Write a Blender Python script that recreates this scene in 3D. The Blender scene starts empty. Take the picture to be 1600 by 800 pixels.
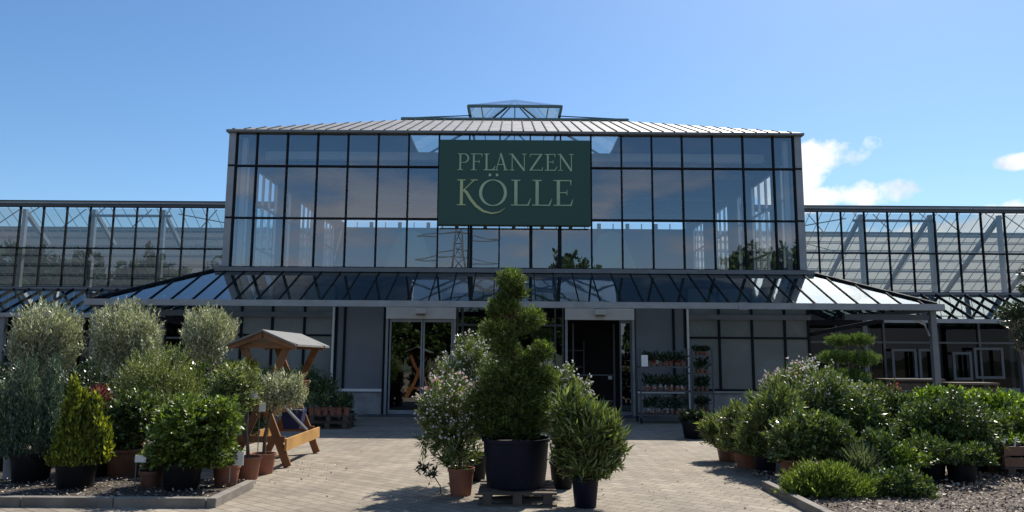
import bpy, math, random
import numpy as np
from mathutils import Vector, Matrix
R = math.radians
random.seed(7)
S = bpy.context.scene
COL = S.collection

# ------------------------------------------------------------------ camera
F = 1155.0; PITCH = R(7.8); ROLL = 0.0065; CH = 1.6
cam_d = bpy.data.cameras.new('camera'); cam = bpy.data.objects.new('camera', cam_d); COL.objects.link(cam)
cam_d.sensor_width = 36; cam_d.lens = F/1600*36; cam_d.clip_end = 3000; cam_d.clip_start = 0.05
fwd = Vector((0, math.cos(PITCH), math.sin(PITCH))); up0 = Vector((0, -math.sin(PITCH), math.cos(PITCH)))
rgt = Vector((1, 0, 0))*math.cos(ROLL) + up0*math.sin(ROLL)
up = rgt.cross(fwd)
cam.matrix_world = Matrix((( rgt.x, up.x, -fwd.x, 0), (rgt.y, up.y, -fwd.y, 0), (rgt.z, up.z, -fwd.z, CH), (0, 0, 0, 1)))
S.camera = cam

# ------------------------------------------------------------------ light
SUN_AZ = math.atan2(0.6, 1.0)                       # towards +X from +Y
SUN_EL = math.atan(8.11/(5.94*math.hypot(1, .6)))
sd = bpy.data.lights.new('sun', 'SUN'); sd.energy = 5.0; sd.angle = R(0.55); sd.color = (1, .94, .84)
sun = bpy.data.objects.new('sun', sd); COL.objects.link(sun)
sdir = Vector((math.sin(SUN_AZ)*math.cos(SUN_EL), math.cos(SUN_AZ)*math.cos(SUN_EL), math.sin(SUN_EL)))
sun.rotation_euler = sdir.to_track_quat('Z', 'Y').to_euler(); sun.location = sdir*80
S.view_settings.view_transform = 'Standard'; S.view_settings.look = 'None'
S.view_settings.exposure = 0.5; S.view_settings.gamma = 1
S.cycles.max_bounces = 8; S.cycles.transparent_max_bounces = 24; S.cycles.glossy_bounces = 4
S.cycles.diffuse_bounces = 3; S.cycles.caustics_reflective = False; S.cycles.caustics_refractive = False
S.cycles.use_denoising = True; S.cycles.sample_clamp_indirect = 6

W = bpy.data.worlds.new('World'); S.world = W; W.use_nodes = True
nt = W.node_tree; nt.nodes.clear()
def N(t, kind, **kw):
    n = t.nodes.new(kind)
    for k, v in kw.items():
        if k.startswith('i_'): n.inputs[k[2:].replace('_', ' ')].default_value = v
        else: setattr(n, k, v)
    return n
def mathn(t, op, a, b=None, c=None, clamp=False):
    n = t.nodes.new('ShaderNodeMath'); n.operation = op; n.use_clamp = clamp
    for i, x in enumerate((a, b, c)):
        if x is None: continue
        if isinstance(x, (int, float)): n.inputs[i].default_value = x
        else: t.links.new(x, n.inputs[i])
    return n.outputs[0]
def ramp(t, fac, stops, interp='LINEAR'):
    n = t.nodes.new('ShaderNodeValToRGB'); n.color_ramp.interpolation = interp
    e = n.color_ramp.elements
    while len(e) < len(stops): e.new(0.5)
    for i, (p, c) in enumerate(stops):
        e[i].position = p; e[i].color = (c, c, c, 1) if isinstance(c, (int, float)) else (*c, 1)
    t.links.new(fac, n.inputs[0]); return n.outputs[0]
def mixc(t, fac, a, b, mode='MIX'):
    n = t.nodes.new('ShaderNodeMix'); n.data_type = 'RGBA'; n.blend_type = mode
    for s, x in ((0, fac), (6, a), (7, b)):
        if hasattr(x, 'links'): t.links.new(x, n.inputs[s])
        elif isinstance(x, (int, float)): n.inputs[s].default_value = x
        else: n.inputs[s].default_value = (*x, 1)
    return n.outputs[2]
sky = N(nt, 'ShaderNodeTexSky', sky_type='NISHITA', sun_disc=False, sun_elevation=SUN_EL, sun_rotation=SUN_AZ,
        air_density=1.0, dust_density=0.6, ozone_density=2.0, altitude=200)
geo = nt.nodes.new('ShaderNodeTexCoord'); D = geo.outputs['Generated']
sep = nt.nodes.new('ShaderNodeSeparateXYZ'); nt.links.new(D, sep.inputs[0])
n1 = N(nt, 'ShaderNodeTexNoise'); n1.inputs['Scale'].default_value = 9; n1.inputs['Detail'].default_value = 10; n1.inputs['Roughness'].default_value = .6
nt.links.new(D, n1.inputs['Vector'])
nz = mathn(nt, 'SUBTRACT', n1.outputs[0], 0.5)
def blob_mask(az, el, ra, re):        # a cumulus at a compass direction of the sky dome, edges broken by noise
    d = Vector((math.sin(R(az))*math.cos(R(el)), math.cos(R(az))*math.cos(R(el)), math.sin(R(el))))
    r = Vector((math.cos(R(az)), -math.sin(R(az)), 0)); u = r.cross(d)
    out = None
    for vec, rad in ((r, ra), (u, re)):
        dn = nt.nodes.new('ShaderNodeVectorMath'); dn.operation = 'DOT_PRODUCT'
        nt.links.new(D, dn.inputs[0]); dn.inputs[1].default_value = vec
        s = mathn(nt, 'MULTIPLY', dn.outputs['Value'], 1/math.sin(R(rad)))
        if vec is u:   # measured from the cloud's own height
            pass
        s = mathn(nt, 'POWER', mathn(nt, 'ABSOLUTE', s), 2)
        out = s if out is None else mathn(nt, 'ADD', out, s)
    dn = nt.nodes.new('ShaderNodeVectorMath'); dn.operation = 'DOT_PRODUCT'
    nt.links.new(D, dn.inputs[0]); dn.inputs[1].default_value = d
    front = mathn(nt, 'GREATER_THAN', dn.outputs['Value'], 0.3)
    m = mathn(nt, 'SUBTRACT', 1.0, out)
    return mathn(nt, 'MULTIPLY', mathn(nt, 'MAXIMUM', m, -1.5), 1.0), front
parts = []
for a in ((23.4, 14.5, 3.9, 1.7), (22.3, 13.2, 2.4, 1.6), (24.9, 11.5, 5.2, 1.4), (21, 12.6, 2.6, 2.6), (35.5, 12.7, 2.2, .9),
          (-8.4, 17.2, 1.2, .45), (33, 26.5, 4.0, .45), (28, 8.4, 8.0, 1.2), (40, 9, 8, 1.6), (36, 41, 17, 13)):
    m, f = blob_mask(*a)
    m = mathn(nt, 'MULTIPLY', mathn(nt, 'ADD', m, mathn(nt, 'MULTIPLY', nz, 4.2)), f)
    parts.append(m)
acc = parts[0]
for p in parts[1:]: acc = mathn(nt, 'MAXIMUM', acc, p)
c_front = ramp(nt, acc, [(0.22, 0.0), (.62, 1.0)])
# broken cloud field over the rest of the sky, behind the viewer
mp = nt.nodes.new('ShaderNodeMapping'); mp.inputs['Scale'].default_value = (1.2, 1.2, 4.2); mp.inputs['Location'].default_value = (5.3, 2.4, 1.1)
nt.links.new(D, mp.inputs[0])
n2 = N(nt, 'ShaderNodeTexNoise'); n2.inputs['Scale'].default_value = 3.4; n2.inputs['Detail'].default_value = 8; n2.inputs['Roughness'].default_value = .52
nt.links.new(mp.outputs[0], n2.inputs['Vector'])
back = ramp(nt, mathn(nt, 'MULTIPLY', sep.outputs[1], -1), [(0.25, 0.0), (0.6, 1.0)])
hgt = ramp(nt, sep.outputs[2], [(0.0, 1.0), (.19, 1.0), (.25, .35), (.34, .35), (.5, 1.0)])
c_back = mathn(nt, 'MULTIPLY', mathn(nt, 'MULTIPLY', ramp(nt, n2.outputs[0], [(0.485, 0.0), (0.60, .95)]), back), hgt)
c_back = mathn(nt, 'MAXIMUM', c_back, mathn(nt, 'MULTIPLY', mathn(nt, 'MULTIPLY', ramp(nt, sep.outputs[2], [(.09, .75), (.17, 0.)]), back), ramp(nt, n2.outputs[0], [(.36, .25), (.5, 1.)])))
bg1 = nt.nodes.new('ShaderNodeBackground'); bg1.inputs[1].default_value = 0.105
hsv = nt.nodes.new('ShaderNodeHueSaturation'); hsv.inputs['Saturation'].default_value = 1.12; hsv.inputs['Value'].default_value = 1.0
nt.links.new(mixc(nt, 1.0, sky.outputs[0], (.82, .91, .97), 'MULTIPLY'), hsv.inputs['Color'])
n3 = N(nt, 'ShaderNodeTexNoise'); n3.inputs['Scale'].default_value = 16; n3.inputs['Detail'].default_value = 6
nt.links.new(D, n3.inputs['Vector'])
ccol = mixc(nt, ramp(nt, n3.outputs[0], [(.36, 0.0), (.58, 1.0)]), (4.9, 5.3, 6.0), (7.4, 7.5, 7.6))
dsn = nt.nodes.new('ShaderNodeVectorMath'); dsn.operation = 'DOT_PRODUCT'; nt.links.new(D, dsn.inputs[0]); dsn.inputs[1].default_value = sdir
glow = mathn(nt, 'MULTIPLY_ADD', mathn(nt, 'POWER', mathn(nt, 'MAXIMUM', dsn.outputs['Value'], 0.0), 14.0), 2.3, 1.0)
vs = nt.nodes.new('ShaderNodeVectorMath'); vs.operation = 'SCALE'; nt.links.new(ccol, vs.inputs[0]); nt.links.new(glow, vs.inputs['Scale'])
col = mixc(nt, c_front, hsv.outputs[0], vs.outputs[0])
col = mixc(nt, c_back, col, mixc(nt, ramp(nt, n2.outputs[0], [(.5, 0.), (.66, 1.)]), (3.5, 3.8, 4.7), (4.9, 5.1, 5.7)))
nt.links.new(col, bg1.inputs[0])
wo = nt.nodes.new('ShaderNodeOutputWorld'); nt.links.new(bg1.outputs[0], wo.inputs[0])

# ------------------------------------------------------------------ helpers
def ray(u, v):
    v2 = v - ROLL*(u-800); u2 = u + ROLL*(v-400)
    x = (u2-800)/F; y = (400-v2)/F
    return x, math.cos(PITCH)-y*math.sin(PITCH), math.sin(PITCH)+y*math.cos(PITCH)
def at(u, v, Y):
    x, dy, dz = ray(u, v); return x/dy*Y, CH + dz/dy*Y
def gp(u, v):
    x, dy, dz = ray(u, v); t = -CH/dz; return x*t, dy*t

def principled(name, color, rough=.6, metal=0., spec=.5, noise=None, bump=None, nscale=8.):
    m = bpy.data.materials.new(name); m.use_nodes = True; t = m.node_tree
    b = t.nodes['Principled BSDF']; b.inputs['Roughness'].default_value = rough; b.inputs['Metallic'].default_value = metal
    b.inputs['Specular IOR Level'].default_value = spec; b.inputs['Base Color'].default_value = (*color, 1)
    tc = t.nodes.new('ShaderNodeTexCoord')
    if noise:
        n = N(t, 'ShaderNodeTexNoise'); n.inputs['Scale'].default_value = nscale; n.inputs['Detail'].default_value = 6
        t.links.new(tc.outputs['Object'], n.inputs['Vector'])
        c = mixc(t, ramp(t, n.outputs[0], [(.3, 0.), (.7, 1.)]), tuple(x*(1-noise) for x in color), tuple(min(1, x*(1+noise)) for x in color))
        t.links.new(c, b.inputs['Base Color'])
        t.links.new(mathn(t, 'MULTIPLY_ADD', n.outputs[0], .3, rough-.15), b.inputs['Roughness'])
    if bump:
        n = N(t, 'ShaderNodeTexNoise'); n.inputs['Scale'].default_value = nscale*6; n.inputs['Detail'].default_value = 4
        t.links.new(tc.outputs['Object'], n.inputs['Vector'])
        bp = t.nodes.new('ShaderNodeBump'); bp.inputs['Strength'].default_value = bump; bp.inputs['Distance'].default_value = .01
        t.links.new(n.outputs[0], bp.inputs['Height']); t.links.new(bp.outputs[0], b.inputs['Normal'])
    return m
def glass(name, tint, base, k=1.0, rough=.0, wave=.004, gl=(.92, .96, 1.0)):
    m = bpy.data.materials.new(name); m.use_nodes = True; t = m.node_tree; t.nodes.clear()
    o = t.nodes.new('ShaderNodeOutputMaterial'); mx = t.nodes.new('ShaderNodeMixShader')
    tr = t.nodes.new('ShaderNodeBsdfTransparent'); tr.inputs[0].default_value = (*tint, 1)
    g = t.nodes.new('ShaderNodeBsdfGlossy'); g.inputs[0].default_value = (*gl, 1); g.inputs['Roughness'].default_value = rough
    fr = t.nodes.new('ShaderNodeLayerWeight'); fr.inputs['Blend'].default_value = .5
    f = mathn(t, 'MULTIPLY_ADD', mathn(t, 'POWER', fr.outputs['Facing'], 4.0), k, base, clamp=True)
    tc = t.nodes.new('ShaderNodeTexCoord'); n = N(t, 'ShaderNodeTexNoise'); n.inputs['Scale'].default_value = 1.1; n.inputs['Detail'].default_value = 1
    t.links.new(tc.outputs['Object'], n.inputs['Vector'])
    bp = t.nodes.new('ShaderNodeBump'); bp.inputs['Strength'].default_value = 1; bp.inputs['Distance'].default_value = wave
    t.links.new(n.outputs[0], bp.inputs['Height']); t.links.new(bp.outputs[0], g.inputs['Normal'])
    t.links.new(f, mx.inputs[0]); t.links.new(tr.outputs[0], mx.inputs[1]); t.links.new(g.outputs[0], mx.inputs[2]); t.links.new(mx.outputs[0], o.inputs[0])
    return m
def leafmat(name, c0, c1, rough=.45, trans=.35, tcol=None, spec=.5):
    m = bpy.data.materials.new(name); m.use_nodes = True; t = m.node_tree
    b = t.nodes['Principled BSDF']; o = t.nodes['Material Output']
    g = t.nodes.new('ShaderNodeNewGeometry')
    c0 = tuple(a*1.25 for a in c0); c1 = tuple(min(.85, a*1.25) for a in c1); mid = tuple((a+b)/2 for a, b in zip(c0, c1)); hi = tuple(min(.8, b*1.7+.03) for b in c1)
    c = ramp(t, g.outputs['Random Per Island'], [(0., tuple(a*.7 for a in c0)), (.45, mid), (.84, c1), (.92, hi)])
    t.links.new(c, b.inputs['Base Color']); b.inputs['Roughness'].default_value = rough; b.inputs['Specular IOR Level'].default_value = spec
    tr = t.nodes.new('ShaderNodeBsdfTranslucent')
    t.links.new(mixc(t, 1., c, tcol or (1.7, 1.6, .8), 'MULTIPLY'), tr.inputs[0])
    mx = t.nodes.new('ShaderNodeMixShader'); mx.inputs[0].default_value = trans
    t.links.new(b.outputs[0], mx.inputs[1]); t.links.new(tr.outputs[0], mx.inputs[2]); t.links.new(mx.outputs[0], o.inputs[0])
    return m

M = dict(
    black=principled('dark_metal', (.010, .013, .017), .75, spec=.2, noise=.3),
    grey=principled('grey_aluminium', (.26, .28, .30), .42, .35, noise=.15, nscale=3),
    white=principled('white_painted_metal', (.74, .74, .74), .45, noise=.06, nscale=3),
    midgrey=principled('mid_grey_metal', (.14, .155, .17), .45, noise=.15, nscale=3),
    darkgrey=principled('anthracite_metal', (.045, .055, .065), .45, noise=.2, nscale=3),
    greenish=principled('green_painted_steel', (.10, .17, .16), .5, noise=.2),
    slat=principled('pale_roof_sheet', (.28, .265, .25), .5, noise=.12, nscale=2),
    panel=glass('frosted_panel', (.03, .04, .045), .06, .5, rough=.12),
    panelb=principled('grey_panel', (.15, .165, .185), .35, noise=.08, nscale=1.2),
    frost=principled('frosted_glazing', (.15, .175, .18), .25, noise=.22, nscale=.9),
    concrete=principled('concrete', (.27, .27, .275), .85, noise=.25, bump=.3, nscale=3),
    kerb=principled('kerb_stone', (.185, .165, .14), .9, noise=.3, bump=.5, nscale=5),
    glass=glass('window_glass', (.62, .68, .71), .21, .9, wave=.0015),
    sglass=glass('clear_side_glass', (.93, .95, .95), .04, .5),
    wglass=glass('wing_glass', (.76, .79, .79), .12, .9),
    cglass=glass('canopy_glass', (.40, .50, .52), .10, 1.4, rough=.03, wave=.004, gl=(.92, .96, .92)),
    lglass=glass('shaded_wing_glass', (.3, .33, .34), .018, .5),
    dglass=glass('door_glass', (.22, .25, .24), .14, .8),
    rglass=glass('rear_roof_glass', (.78, .8, .78), .06, .5),
    sign=principled('sign_green', (.013, .066, .048), .45, noise=.08, nscale=1),
    letter=principled('sign_lettering', (.34, .50, .33), .5, noise=.15, nscale=2),
    letterk=principled('sign_lettering_warm', (.42, .50, .26), .5, noise=.15, nscale=2),
    wood=principled('orange_wood', (.21, .09, .034), .6, noise=.35, bump=.3, nscale=4),
    woodl=principled('light_orange_plank', (.48, .26, .08), .55, noise=.2, nscale=4),
    pallet=principled('weathered_pallet_wood', (.085, .065, .05), .85, noise=.35, bump=.4, nscale=4),
    stallroof=principled('grey_roof_felt', (.15, .15, .145), .8, noise=.15, bump=.2, nscale=5),
    terra=principled('terracotta', (.27, .105, .06), .75, noise=.22, bump=.15, nscale=6),
    brownpot=principled('brown_plastic_pot', (.16, .075, .045), .5, noise=.2),
    blackpot=principled('black_plastic_pot', (.006, .007, .010), .55, spec=.2, noise=.3),
    bluepot=principled('dark_blue_pot', (.004, .006, .018), .55, spec=.2, noise=.3),
    soil=principled('potting_soil', (.03, .022, .016), .95, noise=.4, bump=.8, nscale=10),
    bark=principled('bark', (.11, .08, .055), .9, noise=.4, bump=.6, nscale=8),
    oliveb=principled('olive_bark', (.20, .18, .15), .9, noise=.35, bump=.5, nscale=8),
    paper=principled('white_paper', (.8, .8, .78), .7),
    blue=principled('blue_tarpaulin', (.012, .02, .09), .6, noise=.3),
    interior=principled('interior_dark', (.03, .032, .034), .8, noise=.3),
    hallwall=principled('interior_wall_grey', (.10, .115, .145), .8, noise=.1, nscale=.5),
    hallblue=principled('interior_blind_blue', (.085, .12, .19), .8, noise=.15, nscale=.4),
    lamp=principled('lamp_housing', (.75, .75, .72), .4),
    fab1=principled('pale_green_fabric', (.42, .5, .33), .9), fab2=principled('blue_fabric', (.10, .2, .36), .9),
    shade=principled('greenhouse_shading', (.30, .29, .26), .8, noise=.2, nscale=.6), shadel=principled('greenhouse_shading_dimmed', (.045, .052, .065), .8, noise=.2, nscale=.6),  # left rear roof: weaker sunlight there painted in as darker blue-grey
    steel=principled('galvanised_steel', (.09, .095, .10), .5, .5, noise=.15),
)
def wrap_nt(): pass

class MB:
    def __init__(s): s.v = []; s.f = []
    def poly(s, pts): n = len(s.v); s.v += [tuple(p) for p in pts]; s.f.append(tuple(range(n, n+len(pts))))
    def hexa(s, p):
        n = len(s.v); s.v += [tuple(q) for q in p]
        s.f += [tuple(n+i for i in q) for q in ((0, 3, 2, 1), (4, 5, 6, 7), (0, 1, 5, 4), (1, 2, 6, 5), (2, 3, 7, 6), (3, 0, 4, 7))]
    def box(s, x0, y0, z0, x1, y1, z1):
        s.hexa([(x0, y0, z0), (x1, y0, z0), (x1, y1, z0), (x0, y1, z0), (x0, y0, z1), (x1, y0, z1), (x1, y1, z1), (x0, y1, z1)])
    def bar(s, a, b, w, h=None, side=(1, 0, 0)):
        h = h or w; a = Vector(a); b = Vector(b); d = (b-a).normalized(); sd_ = Vector(side)
        if abs(d.dot(sd_)) > .9: sd_ = Vector((0, 1, 0)) if abs(d.y) < .9 else Vector((0, 0, 1))
        u = (sd_-d*sd_.dot(d)).normalized(); n = d.cross(u); u = u*w/2; n = n*h/2
        s.hexa([a-u-n, a+u-n, a+u+n, a-u+n, b-u-n, b+u-n, b+u+n, b-u+n])
    def tube(s, pts, rs, k=8):
        n0 = len(s.v); pts = [Vector(p) for p in pts]
        for i, p in enumerate(pts):
            d = (pts[min(i+1, len(pts)-1)]-pts[max(i-1, 0)]).normalized()
            u = d.orthogonal().normalized() if abs(d.z) < .95 else Vector((1, 0, 0)); u = (u-d*u.dot(d)).normalized(); w = d.cross(u)
            for j in range(k):
                a = 2*math.pi*j/k; s.v.append(tuple(p+(u*math.cos(a)+w*math.sin(a))*rs[i]))
        for i in range(len(pts)-1):
            for j in range(k):
                a = n0+i*k+j; b = n0+i*k+(j+1) % k; s.f.append((a, b, b+k, a+k))
        s.f.append(tuple(n0+j for j in range(k))[::-1]); s.f.append(tuple(n0+(len(pts)-1)*k+j for j in range(k)))
    def lathe(s, prof, c=(0, 0, 0), k=28):
        n0 = len(s.v)
        for r, z in prof:
            for j in range(k):
                a = 2*math.pi*j/k; s.v.append((c[0]+r*math.cos(a), c[1]+r*math.sin(a), c[2]+z))
        for i in range(len(prof)-1):
            for j in range(k):
                a = n0+i*k+j; b = n0+i*k+(j+1) % k; s.f.append((a, b, b+k, a+k))
        s.f.append(tuple(n0+j for j in range(k))[::-1]); s.f.append(tuple(n0+(len(prof)-1)*k+j for j in range(k)))
    def build(s, name, mat, parent=None, origin=None, smooth=False, bevel=0):
        o_ = Vector(origin) if origin is not None else Vector((0, 0, 0))
        if parent is not None and origin is None: o_ = wloc(parent)
        me = bpy.data.meshes.new(name); me.from_pydata([tuple(Vector(p)-o_) for p in s.v], [], s.f)
        me.materials.append(mat); me.validate()
        if smooth:
            for p in me.polygons: p.use_smooth = True
            try: me.set_sharp_from_angle(angle=R(35))
            except Exception: pass
        ob = bpy.data.objects.new(name, me); COL.objects.link(ob)
        if parent is not None: ob.parent = parent
        else: ob.location = o_
        if bevel:
            b = ob.modifiers.new('bevel', 'BEVEL'); b.width = bevel; b.segments = 2; b.limit_method = 'ANGLE'
        return ob
def wloc(o):
    l = Vector((0, 0, 0))
    while o is not None: l += o.location; o = o.parent
    return l
def tag(o, label=None, cat=None, group=None, kind=None):
    if label: o['label'] = label
    if cat: o['category'] = cat
    if group: o['group'] = group
    if kind: o['kind'] = kind
    return o
def thing(name, loc, label, cat, group=None):
    o = bpy.data.objects.new(name, None); o.empty_display_size = .2; COL.objects.link(o); o.location = loc
    return tag(o, label, cat, group)
def struct(o): o['kind'] = 'structure'; return o
def quads(name, V, mat, parent=None, origin=(0, 0, 0), nv=4):
    V = np.asarray(V, dtype=np.float32).reshape(-1, 3) - np.array(origin, dtype=np.float32)
    n = len(V); q = n//nv
    me = bpy.data.meshes.new(name); me.vertices.add(n); me.loops.add(n); me.polygons.add(q)
    me.vertices.foreach_set('co', V.ravel()); me.loops.foreach_set('vertex_index', np.arange(n, dtype=np.int32))
    me.polygons.foreach_set('loop_start', np.arange(0, n, nv, dtype=np.int32))
    try: me.polygons.foreach_set('loop_total', np.full(q, nv, dtype=np.int32))
    except Exception: pass
    me.update(calc_edges=True); me.materials.append(mat)
    ob = bpy.data.objects.new(name, me); COL.objects.link(ob)
    if parent is not None: ob.parent = parent
    else: ob.location = origin
    return ob

# ------------------------------------------------------------------ ground
def ground_mat():
    m = bpy.data.materials.new('ground_far'); m.use_nodes = True; t = m.node_tree; b = t.nodes['Principled BSDF']
    tc = t.nodes.new('ShaderNodeTexCoord'); n = N(t, 'ShaderNodeTexNoise'); n.inputs['Scale'].default_value = .15; n.inputs['Detail'].default_value = 8
    t.links.new(tc.outputs['Object'], n.inputs['Vector'])
    t.links.new(mixc(t, n.outputs[0], (.05, .07, .03), (.09, .10, .05)), b.inputs['Base Color']); b.inputs['Roughness'].default_value = .95
    return m
def pave_mat():
    m = bpy.data.materials.new('block_paving'); m.use_nodes = True; t = m.node_tree; b = t.nodes['Principled BSDF']
    tc = t.nodes.new('ShaderNodeTexCoord'); mp = t.nodes.new('ShaderNodeMapping'); mp.inputs['Rotation'].default_value = (0, 0, R(38))
    t.links.new(tc.outputs['Object'], mp.inputs[0])
    # slight wobble of the courses
    nw = N(t, 'ShaderNodeTexNoise'); nw.inputs['Scale'].default_value = 1.3; t.links.new(tc.outputs['Object'], nw.inputs['Vector'])
    va = t.nodes.new('ShaderNodeVectorMath'); va.operation = 'MULTIPLY_ADD'; t.links.new(nw.outputs['Color'], va.inputs[0]); va.inputs[1].default_value = (.03, .03, 0)
    t.links.new(mp.outputs[0], va.inputs[2])
    br = t.nodes.new('ShaderNodeTexBrick'); t.links.new(va.outputs[0], br.inputs['Vector'])
    br.inputs['Scale'].default_value = 1; br.inputs['Brick Width'].default_value = .24; br.inputs['Row Height'].default_value = .16
    br.inputs['Mortar Size'].default_value = .0075; br.inputs['Mortar Smooth'].default_value = .3; br.inputs['Bias'].default_value = 0
    br.inputs['Color1'].default_value = (.205, .170, .130, 1); br.inputs['Color2'].default_value = (.275, .235, .178, 1); br.inputs['Mortar'].default_value = (.105, .088, .066, 1)
    n = N(t, 'ShaderNodeTexNoise'); n.inputs['Scale'].default_value = .9; n.inputs['Detail'].default_value = 9; n.inputs['Roughness'].default_value = .65
    t.links.new(tc.outputs['Object'], n.inputs['Vector'])
    c = mixc(t, 1., br.outputs['Color'], ramp(t, n.outputs[0], [(.3, .72), (.7, 1.22)]), 'MULTIPLY')
    n4 = N(t, 'ShaderNodeTexNoise'); n4.inputs['Scale'].default_value = 60; n4.inputs['Detail'].default_value = 4
    t.links.new(tc.outputs['Object'], n4.inputs['Vector'])
    c = mixc(t, 1., c, ramp(t, n4.outputs[0], [(.3, .78), (.7, 1.2)]), 'MULTIPLY')
    n5 = N(t, 'ShaderNodeTexNoise'); n5.inputs['Scale'].default_value = 3.3; n5.inputs['Detail'].default_value = 10; n5.inputs['Roughness'].default_value = .7
    t.links.new(tc.outputs['Object'], n5.inputs['Vector'])
    c = mixc(t, ramp(t, n5.outputs[0], [(.56, 0.), (.72, .6)]), c, (.10, .085, .065))
    t.links.new(c, b.inputs['Base Color']); b.inputs['Roughness'].default_value = .88
    bp = t.nodes.new('ShaderNodeBump'); bp.inputs['Strength'].default_value = .5; bp.inputs['Distance'].default_value = .006
    hh = mathn(t, 'ADD', mathn(t, 'MULTIPLY', br.outputs['Fac'], -1.), mathn(t, 'MULTIPLY', n4.outputs[0], .5))
    t.links.new(hh, bp.inputs['Height']); t.links.new(bp.outputs[0], b.inputs['Normal'])
    return m
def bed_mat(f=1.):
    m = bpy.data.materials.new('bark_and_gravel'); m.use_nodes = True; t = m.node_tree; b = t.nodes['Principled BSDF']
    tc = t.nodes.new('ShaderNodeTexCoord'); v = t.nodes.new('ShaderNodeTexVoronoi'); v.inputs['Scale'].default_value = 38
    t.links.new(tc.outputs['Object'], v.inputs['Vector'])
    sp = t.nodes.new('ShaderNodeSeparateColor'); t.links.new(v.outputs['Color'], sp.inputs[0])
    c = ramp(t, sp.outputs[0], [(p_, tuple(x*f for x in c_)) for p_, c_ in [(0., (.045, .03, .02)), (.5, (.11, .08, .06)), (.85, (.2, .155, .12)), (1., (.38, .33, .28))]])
    t.links.new(c, b.inputs['Base Color']); b.inputs['Roughness'].default_value = .95
    bp = t.nodes.new('ShaderNodeBump'); bp.inputs['Strength'].default_value = 1; bp.inputs['Distance'].default_value = .02
    t.links.new(v.outputs['Distance'], bp.inputs['Height']); t.links.new(bp.outputs[0], b.inputs['Normal'])
    return m
g = MB(); g.poly([(-600, -600, -.008), (600, -600, -.008), (600, 900, -.008), (-600, 900, -.008)]); struct(g.build('ground', ground_mat()))
g = MB(); g.poly([(-45, -30, 0), (45, -30, 0), (45, 60, 0), (-45, 60, 0)]); struct(g.build('paved_forecourt', pave_mat()))
BED = bed_mat(.75); BEDL = bed_mat(.4)  # left bed: foliage shade mixed into its dark bark colour
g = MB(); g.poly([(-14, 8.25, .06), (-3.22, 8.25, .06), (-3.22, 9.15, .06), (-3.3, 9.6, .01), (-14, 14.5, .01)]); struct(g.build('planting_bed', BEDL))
g = MB(); g.poly([(3.22, 6, .06), (14, 6, .06), (14, 13.5, .01), (3.3, 9.9, .01), (3.22, 9.35, .06)]); struct(g.build('planting_bed', BED))
def kerb(pts):
    g = MB()
    for (a, b) in zip(pts[:-1], pts[1:]):
        L = math.hypot(b[0]-a[0], b[1]-a[1]); n = max(1, round(L/1.0))
        for i in range(n):
            p = [a[j]+(b[j]-a[j])*(i/n) for j in (0, 1)]; q = [a[j]+(b[j]-a[j])*((i+1)/n-.008/L) for j in (0, 1)]
            g.bar((p[0], p[1], .038), (q[0], q[1], .038), .10, .125)
    o = g.build('kerb', M['kerb'], bevel=.01); struct(o); return o
kerb([(-14, 8.15), (-3.22, 8.15)]); kerb([(-3.17, 8.11), (-3.17, 9.3)]); kerb([(3.17, 6.0), (3.17, 9.5)])
g = MB(); g.box(-4.1, 20.2, .002, 4.0, 20.95, .012); 
struct(g.build('entrance_mat', M['darkgrey']))

# ------------------------------------------------------------------ main building
CX = .07; YW = 21.0
hall = thing('garden_centre_building', (CX, YW, 0), 'two storey glass pavilion with low hipped roof and two entrances', 'building')
def X(u): return (u-804)*.01818          # metres from the building's middle
def HB(): return MB()
mull = [CX+.887*(k+.5) for k in range(-9, 9)]
edges = [CX-8.13]+mull+[CX+8.13]
rows = [(4.12, 5.54), (5.54, 7.08), (7.08, 8.06)]
rnd = random.Random(3)
def pane(name, x0, x1, z0, z1, y, mat, parent, tilt=.0035):
    a = rnd.uniform(-tilt, tilt)*(x1-x0); b = rnd.uniform(-tilt, tilt)*(z1-z0)
    g = MB(); g.poly([(x0, y, z0), (x1, y+a, z0), (x1, y+a+b, z1), (x0, y+b, z1)]); return g.build(name, mat, parent)
for (z0, z1) in rows:
    for a, b in zip(edges[:-1], edges[1:]):
        pane('upper_window', a+.02, b-.02, z0+.02, z1-.02, YW, M['glass'], hall)
for x in mull+[CX-8.13, CX+8.13]:
    g = MB(); g.box(x-.020, YW-.06, 4.1, x+.020, YW+.08, 8.06); g.build('mullion', M['black'], hall)
for z in (5.54, 7.08):
    g = MB(); g.box(CX-8.35, YW-.068, z-.026, CX+8.35, YW+.07, z+.018); g.build('transom', M['black'], hall)
g = MB(); g.box(CX-8.36, YW-.075, 4.03, CX+8.36, YW+.1, 4.12); g.build('base_rail', M['black'], hall)
g = MB(); g.box(CX-8.42, YW-.16, 8.062, CX+8.42, YW+.1, 8.13); g.build('eaves_trim', M['midgrey'], hall)
for s in (-1, 1):
    for (z0, z1) in ((4.12, 5.51), (5.57, 7.05), (7.11, 8.06)):
        g = MB(); xs = sorted((CX+s*8.16, CX+s*8.36)); g.box(xs[0], YW-.05, z0, xs[1], YW+.3, z1); g.build('corner_panel', M['grey'], hall)
    g = MB(); g.box(CX+s*8.0-.07, YW+.25, 4, CX+s*8.0+.07, YW+.4, 8.0); g.build('inner_column', M['white'], hall)
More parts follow.
